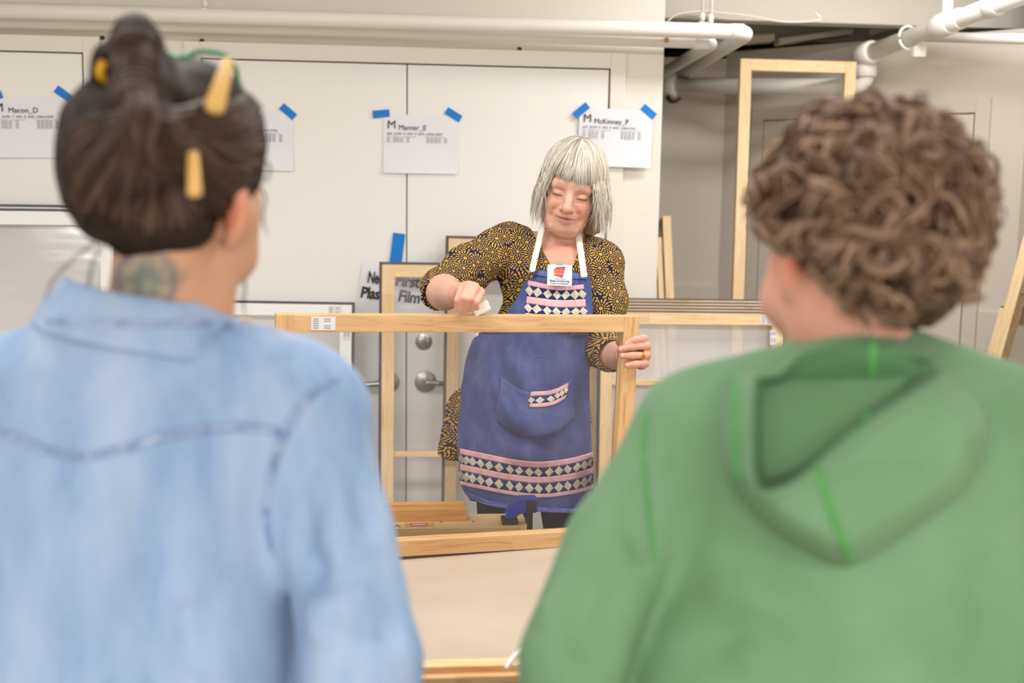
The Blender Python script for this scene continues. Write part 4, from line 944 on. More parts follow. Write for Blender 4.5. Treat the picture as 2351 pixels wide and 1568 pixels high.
for j in range(60):
    for i in range(nu):
        s = i/(nu-1); p = AL[j]+(AR[j]-AL[j])*s; q = 2*s-1
        sag = 12*math.sin(math.pi*s)*min(1, j/40.0)*(1 if j > 20 else 0)
        zf = interp(p[1], [600, 660, 720, 800, 950, 1060, 1170], [2.925, 2.895, 2.880, 2.868, 2.868, 2.880, 2.90])
        V.append(P(p[0], p[1]+sag, zf+(.085 if p[1] > 760 else .05)*abs(q)**2.2))
V = np.array(V); Q = np.array([(j*nu+i, (j+1)*nu+i, (j+1)*nu+i+1, j*nu+i+1) for j in range(59) for i in range(nu-1)]); N = vnormals(V, Q)
if (N@-AX[2]).mean() < 0: N = -N
V = V+N*(.0030*Waves(9, 34, 12)(V)+.0010*Waves(10, 95, 10)(V))[:, None]
V = creases(V, N, [([P(x, y, interp(y, [600, 800, 1170], [2.9, 2.86, 2.88])) for x, y in pts], a*2.2, w*1.3) for pts, a, w in fold])
apron = obj('apron', V, Q, 'apron_denim', woman, True, label='faded blue denim apron with patchwork bands')
so = apron.modifiers.new('solid', 'SOLIDIFY'); so.thickness = .003
at_ = bvh(V, Q)
def onap(px, py, off): return hit(at_, px, py, off, 2.89)
def band(name, top, bot, mat, off=.002, nu_=40): return patch(name, at_, top, bot, nu_, 5, off, mat, apron, 2.89, .0012)
def diamonds(top, bot, n, w0, w1=None):
    a, b = spline(np.array(top, float), 120), spline(np.array(bot, float), 120)
    me_ = None
    for k in range(n):
        t = (k+.5)/n; i = int(t*119); c = (a[i]+b[i])/2; hh = (b[i]-a[i])/2*.98; tx = unit(a[min(i+2, 119)]-a[max(i-2, 0)])*(w0+((k*7) % 3-1)*.5)
        rot = ((k*5) % 3-1)*.02; pts = [c-hh+tx*rot*8, c+tx, c+hh-tx*rot*8, c-tx]
        if not (a[0][0] < c[0]-w0*.3): continue
        vv = [onap(p[0], p[1], .0036) for p in pts]+[onap(c[0], c[1], .0046)]
        o = obj('diamond', vv, [(0, 4, 1), (1, 4, 2), (2, 4, 3), (3, 4, 0)], 'cream_cotton', apron)
        q = o.modifiers.new('solid', 'SOLIDIFY'); q.thickness = .0008; q.offset = 1
def lines(*ys): return ys
# bib bands
bx = lambda y0, y1, y2: [(1211, y0), (1278, y1), (1343, y2)]
band('pink_band', [(1214, 645), (1280, 657), (1338, 654)], [(1213, 656), (1280, 667), (1339, 664)], 'pink_cotton')
band('navy_band', [(1213, 656), (1280, 667), (1339, 664)], [(1211, 681), (1278, 689), (1342, 687)], 'navy_cotton'); diamonds([(1213, 656), (1280, 667), (1339, 664)], [(1211, 681), (1278, 689), (1342, 687)], 7, 10.2)
band('pink_band', [(1211, 681), (1278, 689), (1342, 687)], [(1209, 697), (1278, 706), (1344, 705)], 'pink_cotton')
band('navy_band', [(1209, 697), (1278, 706), (1344, 705)], [(1208, 719), (1278, 727), (1344, 725)], 'navy_cotton'); diamonds([(1209, 697), (1278, 706), (1344, 705)], [(1208, 719), (1278, 727), (1344, 725)], 7, 10.4)
band('pink_band', [(1208, 719), (1278, 727), (1344, 725)], [(1207, 731), (1278, 738), (1344, 736)], 'pink_cotton')
# skirt bands
def sk(d): return [(1058, 1029+d), (1100, 1038+d), (1170, 1052+d), (1240, 1059+d), (1310, 1051+d), (1361, 1037+d)]
band('pink_band', sk(0), sk(13), 'pink_cotton'); band('navy_band', sk(13), sk(35), 'navy_cotton'); diamonds(sk(13), sk(35), 16, 9.8)
band('pink_band', sk(35), sk(50), 'pink_cotton'); band('navy_band', sk(50), sk(74), 'navy_cotton'); diamonds(sk(50), sk(74), 16, 9.8); band('pink_band', sk(74), sk(83), 'pink_cotton')
# pocket
pk = patch('pocket', at_, [(1148, 866), (1215, 899), (1265, 892), (1312, 868)], [(1142, 968), (1200, 1000), (1265, 998), (1318, 960)], 28, 12, .0035, 'apron_denim', apron, 2.88, .002)
band('pink_band', [(1219, 899), (1262, 895), (1302, 879)], [(1218, 909), (1262, 905), (1301, 889)], 'pink_cotton', .0065, 14)
band('navy_band', [(1218, 909), (1262, 905), (1301, 889)], [(1216, 926), (1262, 922), (1298, 905)], 'navy_cotton', .0065, 14)
a0 = at_; 
def pocket_d():
    for x, y, w in ((1220, 918, 7), (1238, 918, 10), (1262, 915, 10), (1277, 907, 7), (1287, 902, 6), (1296, 895, 5)):
        vv = [onap(x+dx, y+dy, .0085) for dx, dy in ((0, -8), (w, -1), (0, 8), (-w, 1))]; o = obj('diamond', vv, [(0, 1, 2, 3)], 'cream_cotton', apron); q = o.modifiers.new('solid', 'SOLIDIFY'); q.thickness = .0008; q.offset = 1
pocket_d()
band('pink_band', [(1216, 926), (1262, 922), (1298, 905)], [(1215, 935), (1262, 931), (1294, 915)], 'pink_cotton', .0065, 14)
# hems and straps
for top_, bot_ in (([(1222, 819), (1238, 817), (1252, 818)], [(1222, 822), (1238, 820), (1252, 820)]), ([(1252, 834), (1254, 840), (1256, 846)], [(1254, 834), (1256, 840), (1259, 846)]), ([(1120, 1022), (1128, 1018), (1134, 1014)], [(1121, 1025), (1129, 1021), (1135, 1017)])):
    patch('chalk_mark', at_, top_, [(x+(bx_-x)*.4, y+(by_-y)*.4) for (x, y), (bx_, by_) in zip(top_, bot_)], 6, 2, .0018, 'apron_seam', apron, 2.88, 0)
band('hem', [(1216, 619), (1280, 628), (1345, 630)], [(1215, 631), (1280, 640), (1348, 642)], 'apron_seam', .002)
band('hem', [(1062, 1122), (1120, 1147), (1200, 1160), (1300, 1166), (1350, 1160)], [(1075, 1138), (1120, 1160), (1200, 1172), (1300, 1178), (1350, 1174)], 'apron_seam', .002)
for pp in (((1251, 500, 3.00), (1244, 525, 2.972), (1236, 560, 2.945), (1228, 592, 2.925), (1221, 624, 2.905)), ((1324, 520, 2.99), (1329, 548, 2.965), (1333, 575, 2.945), (1337, 605, 2.925), (1341, 636, 2.905))):
    q = spline(np.array(pp, float), 26); zz_ = []
    for x, y, z in q:
        hs = [h_ for h_ in (hit(st, x+dx, y) for dx in (-7, 0, 7)) if h_ is not None]; zd = min([z]+[float((h_-CAM)@AX[2])-.005 for h_ in hs if abs(float((h_-CAM)@AX[2])-z) < .04]); zz_.append(zd)
    zz_ = np.convolve(np.pad(zz_, 3, 'edge'), np.ones(7)/7, 'valid'); V = []
    for (x, y, _), z in zip(q, zz_):
        for dx in (-7.5, -2.5, 2.5, 7.5): V.append(P(x+dx, y-.15*dx, z+.0004*abs(dx)))
    Q = [(i*4+j, (i+1)*4+j, (i+1)*4+j+1, i*4+j+1) for i in range(25) for j in range(3)]
    o = obj('strap', V, Q, 'strap_cotton', apron, True); q_ = o.modifiers.new('solid', 'SOLIDIFY'); q_.thickness = .002
tube('waist_tie', spline([P(1096, 768, 2.945), P(1086, 780, 2.97), P(1084, 800, 3.0)], 8), .004, 'strap_cotton', apron, 8)
# ring, badge, earring
rc = P(1474, 823, zs-.001); ax_ = unit(P(1452, 822, zs-.010)-P(1482, 823, zs+.003)); u_ = unit(np.cross(ax_, AX[1])); v_ = np.cross(ax_, u_)
rc = P(1473, 816, zs-.0025)
for dx in (-.0022, .0016): tube('ring', [rc+ax_*dx+.0098*(math.cos(a)*u_+math.sin(a)*v_) for a in np.linspace(0, 6.28, 24)], .0016, 'gold', woman, 8)
bc = P(1285, 632, 2.872); bxx = unit(AX[0]-.03*AX[1]); byy = unit(AX[1]+.03*AX[0]); byy = unit(byy-bxx*(bxx@byy)+.10*(-AX[2])*-1); byy = unit(byy-bxx*(bxx@byy)); bzz = np.cross(bxx, byy)
MB = frameM(bc, bxx, byy, bzz)
bdg = box('name_badge', (-.0315, -.027, -.0014), (.0315, .027, .0), 'sticker', woman, .0006, M=MB, label='clear plastic name badge with red and orange logo')
box('badge_clip', (-.008, .026, -.004), (.008, .036, .001), 'steel', bdg, M=MB)
TB = lambda x, y: MB @ Matrix.Translation(Vector((x, y, .0004)))
obj('logo_shadow', [(-.0135, -.001, .0003), (.0072, -.0068, .0003), (.0138, .0225, .0003), (-.010, .0200, .0003)], [(0, 1, 2, 3)], 'clamp_blue', bdg, M=MB)
obj('logo', [(-.0135, -.001, .0006), (.0055, -.0055, .0006), (.0115, .0205, .0006), (-.0148, .0170, .0006)], [(0, 1, 2, 3)], 'logo_red', bdg, M=MB)
text('logo_word', 'Window', .0072, MB @ Matrix.Translation(Vector((-.0125, .0095, .0009))), 'kraft_label', bdg); text('logo_word', 'Dressers', .0062, MB @ Matrix.Translation(Vector((-.0125, .0025, .0009))), 'sticker', bdg)
box('tag_line', (-.0145, -.0098, .0001), (.0145, -.0088, .0004), 'blue_tape', bdg, M=MB)
text('name_line', 'Elissa Armstrong', .0072, TB(0, -.0170), 'ink', bdg, 'CENTER', bold=.0001); text('role_line', 'Local Coordinator', .0060, TB(0, -.0230), 'ink', bdg, 'CENTER')
# hair
GV = HR.T@np.array([0, 0, -1.0])                                # gravity in head space
def hair_paths(nclump, per, r0, seed):
    r = np.random.default_rng(seed); out = []; M_ = 18; c = np.array([0, -.008, .036]); K = .098
    for _ in range(nclump):
        phi0 = r.uniform(-math.pi, math.pi); lay0 = r.uniform(0, 1.0); t0 = r.uniform(.03, .8); sw0 = r.normal(0, .10); wv = r.uniform(0, 6.28); kick = r.uniform(-.8, 1.0); lj = r.uniform(-1, 1)
        for _ in range(per):
            phi = phi0+r.normal(0, .045); f = abs(phi); lay = np.clip(lay0+r.normal(0, .10), 0, 1.2); a = np.array([.081, .101, .091])*(r0+.075*lay)
            bang = f < .66; arc0 = (t0+r.normal(0, .05))*K; arc0 = max(.002, arc0)
            if bang: L_ = .146+.013*lj+.022*f*f+r.normal(0, .006)
            else: L_ = min(.285, .170+.115*(f-.66)/.30)+.015*min(1, f-.66)-.08*lay*(lj*.5+.5)*min(1, (f-.66)/.3)-.03*max(0, -lj)+r.normal(0, .009)
            pts = []
            for i in range(M_):
                s = arc0+(L_-arc0)*i/(M_-1); th = s/K; ph = phi+sw0*math.sin(th)+.10*math.sin(3*phi)*min(1, th)+(.10*math.copysign(1, phi)*max(0, th-1.0) if bang else 0)
                o_ = np.array([math.sin(ph), math.cos(ph), 0]); tt = min(th, 1.52)
                p = c+a*np.array([math.sin(tt)*math.sin(ph), math.sin(tt)*math.cos(ph), math.cos(tt)])+o_*.0018*math.sin(th*3.0+wv)
                if th > 1.52:
                    t = s-1.52*K; u = t/max(.001, L_-1.52*K)
                    p = p+(GV*.6+np.array([0, 0, -.4]))*t
                    if not bang: p = p+o_*(.005*math.sin(u*4.6+wv)+.010*math.sin(u*2.7)-.028*u*u*kick)
                    else: p = p-o_*.004*u
                pts.append(p)
            out.append(pts)
    return HC+np.array(out)@HR.T
FH = Field(HC-.19, HC+.17, .004)
FH.ell(hl(0, -.010, .036), (.079, .097, .088), .01, R=HR)
dn = np.array([0, 0, -1.0])
for s in (-1, 1):
    b = hl(s*.061, .010, .012); FH.chain([b, b+dn*.05+HR[:, 0]*s*.006, b+dn*.105+HR[:, 0]*s*.006-HR[:, 1]*.004], [.026, .026, .012], .02)
    b = hl(s*.050, -.045, .0); FH.chain([b, b+dn*.06, b+dn*.11], [.034, .034, .02], .02)
FH.cap(hl(0, -.06, 0), hl(0, -.06, 0)+dn*.09, .04, .03, .03)
FH.ell(hl(0, .118, -.062), (.061, .100, .080), .006, 'sub', R=HR); FH.ell(hl(0, .132, .030), (.056, .060, .036), .006, 'sub', R=HR)
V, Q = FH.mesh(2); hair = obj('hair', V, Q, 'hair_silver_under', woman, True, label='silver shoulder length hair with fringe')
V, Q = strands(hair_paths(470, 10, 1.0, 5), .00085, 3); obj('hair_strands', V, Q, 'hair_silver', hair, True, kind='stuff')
tube('earring', [hl(.070, .004, -.052), hl(.070, .006, -.060)], .0035, 'sticker', woman, 8)
# the white block in her hand
ez_ = unit(ezh); bl = TLh+exh*((1094-634)/835*.837)+np.cross(ezh, exh)*.012
Mb = frameM(bl, unit(exh*.85+ezh*.42), np.cross(ezh, exh), unit(np.cross(unit(exh*.85+ezh*.42), np.cross(ezh, exh))))
bk = box('rubbing_block', (-.021, -.013, .0065), (.019, .013, .0305), 'block_white', None, .003, M=Mb, label='small white plastic block held against the pine top rail', category='block')

# ------------------------------------------------------------------ the person in the denim shirt (seen from behind)
def legs(F, hip, zc_, r=(.085, .06, .045)):
    for x in hip:
        h = P(x, 1900, zc_); h = np.array([h[0], P(x, 1400, zc_)[1], .86]); F.chain([h, np.array([h[0], h[1]-.01, .48]), np.array([h[0], h[1]+.03, .06])], list(r), .03); F.chain([np.array([h[0], h[1]-.02, .035]), np.array([h[0], h[1]+.15, .025])], [.036, .025], .03)
def lower_clothes(person, hip, zc_, mat):
    xs = [P(x, 1400, zc_) for x in hip]; lo = np.min(xs, 0); hi = np.max(xs, 0)
    F = Field((lo[0]-.16, lo[1]-.20, .03), (hi[0]+.16, lo[1]+.2, 1.02), .010)
    F.ell(((lo[0]+hi[0])/2, lo[1], .90), (.185, .125, .12), .05)
    for p in xs: F.chain([np.array([p[0], p[1], .86]), np.array([p[0], p[1]-.01, .48]), np.array([p[0], p[1]+.03, .08])], [.098, .078, .062], .03)
    V, Q = F.mesh(1); obj('trousers', V, Q, mat, person, True)
    for p in xs:
        F = Field((p[0]-.06, p[1]-.1, 0), (p[0]+.06, p[1]+.24, .14), .007); F.chain([np.array([p[0], p[1]-.03, .043]), np.array([p[0], p[1]+.16, .034])], [.043, .034], .02).cap(np.array([p[0], p[1]+.02, .04]), np.array([p[0], p[1]+.03, .11]), .042, .045)
        F.F[:, :, 0] = .01; V, Q = F.mesh(1); obj('shoe', V, Q, 'black_plastic', person, True)
z1 = 1.27
F = Field((P(-330, 700, 1.3)[0], 1.02, 0.0), (P(1010, 700, 1.3)[0], 1.62, 1.72), .0055, fine=1.05)
F.cap(P(335, 980, 1.31), P(335, 1700, 1.31), .09, .09, .05).cap(P(60, 960, 1.31), P(640, 960, 1.31), .045, .045, .05).cap(P(335, 1500, 1.31), P(335, 2000, 1.31), .12, .12, .05)
legs(F, (180, 490), 1.31)
F.chain([P(690, 975, 1.31), P(770, 1240, 1.29), P(850, 1640, 1.24), P(760, 1900, 1.45)], [.036, .034, .032, .028], .03)
F.chain([P(-40, 975, 1.31), P(-120, 1240, 1.29), P(-150, 1500, 1.38), P(250, 1150, 1.56), P(520, 800, 1.56)], [.036, .034, .032, .028, .026], .03)
for i, (dx, dy) in enumerate(((0, 0), (-16, 16), (-30, 34), (-40, 54))): F.chain([P(515+dx, 800+dy, 1.56), P(540+dx, 760+dy, 1.54), P(562+dx, 738+dy, 1.50)], [.016, .010, .008], .006)
# neck, skull, jaw, ear
F.cap(P(350, 850, 1.30), P(388, 560, 1.275), .060, .057, .04).cap(P(470, 760, 1.31), P(500, 590, 1.30), .030, .022, .04)
F.ell(P(385, 345, 1.29), (.092, .10, .098), .03).ell(P(440, 470, 1.345), (.072, .075, .080), .03)
F.chain([P(545, 500, 1.31), P(536, 590, 1.335), P(500, 648, 1.37)], [.022, .020, .018], .03).cap(P(560, 440, 1.33), P(556, 560, 1.37), .012, .012, .03)
F.ell(P(546, 482, 1.250), (.0145, .022, .034), .006).ell(P(532, 548, 1.258), (.009, .012, .014), .010)
F.ell(P(527, 488, 1.232), (.0085, .010, .022), .005, 'sub')
V, Q = F.mesh(1); me = meshdata('person', V, Q, 'skin_tan', True); C = np.zeros((len(V), 4)); X, Y = pxof(V); D = (V-CAM)@AX[2]
nape = (D < 1.30)
tz = (np.exp(-(((X-335)/70)**2+((Y-640)/62)**2)**2))*nape; w = .5+.5*np.sin(Waves(31, 240, 10)(V)*2.6)
blend(C, .78*tz, srgb(116, 138, 122)); blend(C, .65*tz*w, srgb(72, 84, 96)); blend(C, .7*nape*np.exp(-((np.hypot((X-335)/72, (Y-645)/78)-.92)/.10)**2)*(X > 250), srgb(58, 80, 110))
blend(C, .4*nape*np.exp(-(((X-425)/34)**2+((Y-640)/22)**2))*(w > .5), srgb(96, 116, 88))
blend(C, .55*np.exp(-(((X-545)/26)**2+((Y-480)/62)**2))*(D < 1.27), srgb(226, 134, 104)); blend(C, .6*np.exp(-(((X-522)/14)**2+((Y-500)/44)**2))*(D < 1.29), srgb(176, 76, 52))
tint_attr(me, C)
p1 = link('person', me, None, label='person in pale denim shirt with dark hair tied in a high bun', category='person')
# shirt
F = Field((P(-330, 700, 1.3)[0], 1.02, .72), (P(1040, 700, 1.3)[0], 1.66, 1.40), .0055)
F.cap(P(-30, 948, 1.30), P(698, 945, 1.29), .064, .065, .05).cap(P(350, 800, 1.29), P(620, 905, 1.29), .066, .066, .06).cap(P(320, 800, 1.29), P(40, 905, 1.29), .066, .066, .06)
F.ell(P(318, 1130, 1.295), (.185, .112, .19), .06).ell(P(310, 1420, 1.30), (.185, .118, .20), .06).ell(P(310, 1700, 1.31), (.19, .13, .22), .06)
F.chain([P(722, 985, 1.29), P(768, 1230, 1.27)], [.062, .064], .03).chain([P(768, 1230, 1.27), P(838, 1530, 1.225), P(845, 1700, 1.22)], [.064, .064, .062], .015)
F.chain([P(845, 1700, 1.22), P(790, 1900, 1.38)], [.062, .045], .02)
F.chain([P(-52, 985, 1.30), P(-120, 1230, 1.28), P(-160, 1500, 1.36)], [.062, .062, .058], .025).chain([P(-160, 1500, 1.36), P(230, 1180, 1.555)], [.055, .045], .02)
V, Q = F.mesh(2); N = vnormals(V, Q)
V = V+N*(.0042*Waves(21, 28, 12, (1, 1, .4))(V)+.0016*Waves(22, 70, 12, (1, 1, .5))(V))[:, None]
pc = lambda pts, z, a, w: ([P(x, y, z) for x, y in pts], a*2.6, w*1.2)
V = creases(V, N, [pc(((520, 960), (570, 910), (640, 870)), 1.19, .006, .012), pc(((600, 960), (680, 880), (760, 850)), 1.20, -.007, .012), pc(((660, 1010), (700, 1180), (690, 1330)), 1.20, -.010, .016), pc(((720, 1060), (760, 1240), (830, 1420)), 1.20, .007, .018),
                   pc(((700, 1290), (760, 1330), (840, 1340)), 1.20, -.008, .014), pc(((690, 1350), (740, 1440), (820, 1480)), 1.18, .007, .014), pc(((430, 1380), (440, 1460), (420, 1568)), 1.18, -.006, .020), pc(((560, 1100), (570, 1260), (600, 1420)), 1.19, .005, .02),
                   pc(((200, 1060), (180, 1250), (170, 1500)), 1.18, .004, .022), pc(((330, 1060), (350, 1250), (340, 1500)), 1.18, -.004, .022), pc(((800, 1000), (840, 1120), (850, 1250)), 1.23, -.005, .016), pc(((760, 1420), (860, 1450), (930, 1440)), 1.19, -.006, .014)])
sh = obj('shirt', V, Q, 'denim_light', p1, True); t1 = bvh(V, Q)
rib = lambda pts, w: ([(x, y-w) for x, y in pts], [(x, y+w) for x, y in pts])
yk = ((-60, 975), (0, 990), (70, 1018), (150, 1046), (210, 1048), (290, 1028), (390, 1000), (480, 986), (570, 980), (640, 990))
patch('yoke_seam', t1, *rib(yk, 9), 60, 4, .0016, 'denim_seam', sh, 1.19, .002)
ah = ((768, 862), (716, 905), (672, 960), (640, 1030), (618, 1110), (612, 1190), (626, 1270)); patch('armhole_seam', t1, [(x-9, y-5) for x, y in ah], [(x+9, y+5) for x, y in ah], 50, 4, .0016, 'denim_seam', sh, 1.2, .002)
# collar
V, n, Q = [], 64, []; rings = ((335, 775, 1.283, .122, .098), (333, 752, 1.281, .116, .092), (331, 735, 1.280, .110, .087), (327, 700, 1.279, .097, .078), (322, 668, 1.278, .084, .070), (321, 662, 1.278, .080, .066), (321, 668, 1.278, .077, .063), (326, 720, 1.278, .074, .062))
for (x, y, z, rx, ry) in rings:
    c = P(x, y, z)
    for i in range(n):
        a = 2*math.pi*i/n; fr = max(0, math.sin(a)); V.append(c+np.array([rx*math.cos(a)*(1+.02*math.sin(3*a)), ry*math.sin(a)*1.05, -.018*math.cos(a)*rx/.1-.03*fr]))
for r_ in range(len(rings)-1):
    for i in range(n): Q.append((r_*n+i, r_*n+(i+1) % n, (r_+1)*n+(i+1) % n, (r_+1)*n+i))
co = obj('collar', V, Q, 'denim_light', sh, True); ct = bvh(V, Q)
cs = ((108, 738), (200, 742), (330, 744), (440, 742), (540, 742)); patch('collar_seam', ct, *rib(cs, 6), 40, 3, .001, 'denim_seam', sh, 1.17, .0015)
lower_clothes(p1, (180, 490), 1.31, 'jeans')
# hair: a swept-up mass with a bun, then locks laid over it
F = Field((P(120, 300, 1.27)[0]-.02, 1.05, 1.38), (P(640, 300, 1.27)[0]+.02, 1.45, 1.74), .0042)
F.ell(P(382, 345, 1.29), (.104, .112, .100), .02).ell(P(300, 430, 1.265), (.068, .075, .066), .04).ell(P(470, 330, 1.27), (.062, .08, .085), .03).ell(P(225, 340, 1.28), (.036, .07, .07), .03)
F.cap(P(320, 520, 1.235), P(440, 515, 1.228), .028, .024, .03).cap(P(360, 535, 1.222), P(430, 530, 1.222), .018, .015, .02).cap(P(240, 480, 1.26), P(300, 540, 1.245), .022, .016, .03)
F.ell(P(560, 600, 1.34), (.035, .10, .075), .01, 'sub')
F.ell(P(316, 138, 1.22), (.0310, .038, .050), .012).ell(P(330, 170, 1.21), (.026, .03, .034), .008).ell(P(322, 215, 1.215), (.042, .036, .042), .02).ell(P(245, 165, 1.225), (.018, .022, .032), .010).ell(P(246, 168, 1.205), (.010, .03, .018), .006, 'sub')
F.chain([P(335, 230, 1.19), P(345, 320, 1.165), P(320, 400, 1.17)], [.034, .030, .016], .02).cap(P(260, 390, 1.175), P(330, 300, 1.165), .016, .022, .015).cap(P(420, 270, 1.20), P(345, 210, 1.20), .018, .026, .012)
V, Q = F.mesh(1); N = vnormals(V, Q); V = V+N*(.0016*Waves(41, 120, 14)(V))[:, None]
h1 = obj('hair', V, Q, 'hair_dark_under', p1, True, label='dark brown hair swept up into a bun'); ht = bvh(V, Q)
paths = []; r = np.random.default_rng(11)
def lock(pts, off, n=14):
    q = spline(np.array(pts, float), n); out = [hit(ht, x, y, off) for x, y in q]
    if any(o is None for o in out): 
        g_ = [o for o in out if o is not None]
        if len(g_) < n*.7: return
        last = g_[0]
        for i in range(n):
            if out[i] is None: out[i] = last
            last = out[i]
    out = np.array(out)
    if np.max(np.linalg.norm(np.diff(out, axis=0), axis=1)) > .035: return
    for _ in range(2): out[1:-1] = (out[:-2]+2*out[1:-1]+out[2:])/4
    paths.append(out)
for k in range(620):
    a = r.uniform(0, 1); e = r.uniform(0, 1)
    if a < .42:      # right side and crown swept to the knot
        s0 = np.array([590-60*e*e+r.normal(0, 8), 190+330*e]); mid_ = np.array([470-20*e, 250+150*e+r.normal(0, 16)]); end = np.array([365+r.normal(0, 14), 270+60*e+r.normal(0, 14)])
        lock([s0, (s0+mid_)/2+[6, 22], mid_, end], r.uniform(.0005, .004))
    elif a < .72:    # nape swept up
        x = r.uniform(210, 520); s0 = np.array([x, 530-60*abs(x-360)/160+r.normal(0, 10)]); end = np.array([330+r.normal(0, 20), 330+r.normal(0, 24)])
        lock([s0, s0+(end-s0)*.35+[(x-350)*.20, 0], s0+(end-s0)*.7+[(x-350)*.16, 0], end], r.uniform(.0005, .004))
    elif a < .88:    # left side
        s0 = np.array([160+20*e+r.normal(0, 6), 300+220*e]); end = np.array([300+r.normal(0, 16), 260+60*e]); lock([s0, (s0*.6+end*.4)+[-4, -14], (s0*.3+end*.7)+[0, -10], end], r.uniform(.0005, .004))
    else:            # round the bun
        yy = r.uniform(70, 230); lock([(262+r.normal(0, 3), yy+18), (290, yy-2), (330, yy-4), (366, yy+14)], r.uniform(.0005, .003))
for k in range(120):
    x0 = r.uniform(285, 345); lock([(x0+r.normal(0, 10), r.uniform(390, 430)), (x0+22*math.sin(k), 340), (325+r.normal(0, 18), 270), (318+r.normal(0, 20), 200)], r.uniform(.001, .005))
V, Q = strands(np.array(paths), r.uniform(.0018, .0046, len(paths)), 5); obj('hair_locks', V, Q, 'hair_dark', h1, True, kind='stuff')
wisps = []
for pts, z in (((232, 545), (180, 580), (120, 640), (95, 700)), 1.24), (((245, 548), (215, 590), (200, 660), (215, 740)), 1.25), (((590, 420), (606, 450), (600, 500), (612, 540)), 1.33), (((548, 600), (560, 640), (556, 690), (560, 730)), 1.36), (((590, 350), (616, 380), (610, 410), (600, 420)), 1.30):
    for j in range(3): wisps.append([P(x+j*3, y+j*2, z) for x, y in spline(np.array(pts, float), 14)])
V, Q = strands(np.array(wisps), .0005, 3); obj('hair_wisps', V, Q, 'hair_dark', h1, True, kind='stuff')
tube('hair_tie', spline([hit(ht, x, y, .003, 1.2) for x, y in ((236, 140), (226, 158), (228, 176), (240, 192))], 14), .0055, 'tie_yellow', p1, 10, label='mustard yellow hair tie')
def stick(lab, a, b, za, zb, ra, rb):
    A_, B_ = P(*a, za), P(*b, zb); d = unit(B_-A_); pts = [A_-d*ra*.5, A_-d*ra*.2, A_, A_+(B_-A_)*.5, B_, B_+d*rb*.3, B_+d*rb*.6]; rr = [ra*.4, ra*.85, ra, (ra+rb)/2, rb, rb*.8, rb*.4]
    L_ = np.linalg.norm(B_-A_); Ms = frameM((A_+B_)/2, d, unit(np.cross((0, 1, 0), d)), unit(np.cross(d, unit(np.cross((0, 1, 0), d)))))
    V, Q = tube_arrays([Ms.inverted() @ Vector(p) for p in pts], rr, 14); o = obj('hair_stick', V, Q, 'stick_wood', None, True, M=Ms, label=lab, category='hair stick', group='wooden hair sticks in the bun'); return o
stick('wider wooden hair stick slanting out of the dark hair crown', (492, 248), (523, 142), 1.175, 1.20, .0112, .0062)
stick('narrow wooden hair stick upright low in the dark hair', (447, 444), (443, 354), 1.150, 1.165, .0078, .0060)
# glasses pushed up on the head
ge = root('eyeglasses', P(460, 140, 1.33), 'green rimmed eyeglasses pushed up on the dark hair', 'eyeglasses')
gp = [(470, 117), (510, 124), (536, 148), (545, 178), (530, 205), (480, 205), (440, 180), (430, 140), (445, 122), (470, 117)]
tube('rim', [P(x, y, 1.335+.0004*(y-117)) for x, y in spline(np.array(gp, float), 50)], .0030, 'glasses_green', ge, 8)
tube('rim', [P(x-118, y+4, 1.345+.0004*(y-117)) for x, y in spline(np.array(gp, float), 50)], .0030, 'glasses_green', ge, 8)
tube('bridge', [P(x, y, 1.335) for x, y in spline(np.array([(438, 130), (425, 134), (412, 132)], float), 8)], .0045, 'glasses_green', ge, 8)
for dx in (0, -118):
    q = spline(np.array(gp, float), 30)[:-1]; obj('lens', [P(x+dx, y, 1.336+.0004*(y-117)) for x, y in q], [tuple(range(len(q)))], 'lens_clear', ge)
tube('temple', [P(545, 178, 1.36), P(566, 230, 1.33), P(580, 300, 1.30)], .0025, 'glasses_green', ge, 8)

# ------------------------------------------------------------------ the person in the green hooded top (seen from behind)
F = Field((P(1130, 700, 1.25)[0], 0.98, 0.0), (P(2720, 700, 1.25)[0], 1.55, 1.66), .0055, fine=1.05)
F.cap(P(1970, 1000, 1.25), P(1965, 1700, 1.26), .09, .09, .05).cap(P(1650, 1000, 1.25), P(2300, 1010, 1.25), .045, .045, .05).cap(P(1965, 1500, 1.26), P(1965, 2000, 1.26), .12, .12, .05)
legs(F, (1800, 2130), 1.26)
F.chain([P(1580, 1020, 1.25), P(1430, 1250, 1.23), P(1320, 1560, 1.20), P(1500, 1800, 1.42)], [.036, .032, .030, .028], .03); F.chain([P(2390, 1030, 1.25), P(2520, 1260, 1.24), P(2600, 1560, 1.22), P(2400, 1800, 1.42)], [.036, .032, .030, .028], .03)
F.cap(P(1965, 900, 1.25), P(1965, 700, 1.235), .062, .058, .04).ell(P(2005, 470, 1.25), (.088, .10, .095), .03).ell(P(1895, 620, 1.295), (.050, .065, .085), .03)
F.chain([P(1800, 600, 1.27), P(1806, 690, 1.29), P(1850, 762, 1.32)], [.016, .022, .020], .03).ell(P(1812, 610, 1.225), (.010, .016, .028), .006)
F.ell(P(1900, 720, 1.24), (.04, .045, .045), .04)
V, Q = F.mesh(1); me = meshdata('person', V, Q, 'skin_pale', True); C = np.zeros((len(V), 4)); X, Y = pxof(V)
blend(C, .5*np.exp(-(((X-1818)/22)**2+((Y-610)/46)**2)), srgb(222, 112, 70)); tint_attr(me, C)
p2_ = link('person', me, None, label='person in green hooded sweatshirt with short curly brown hair', category='person')
F = Field((P(1120, 700, 1.25)[0], 0.95, .70), (P(2740, 700, 1.25)[0], 1.58, 1.38), .0055)
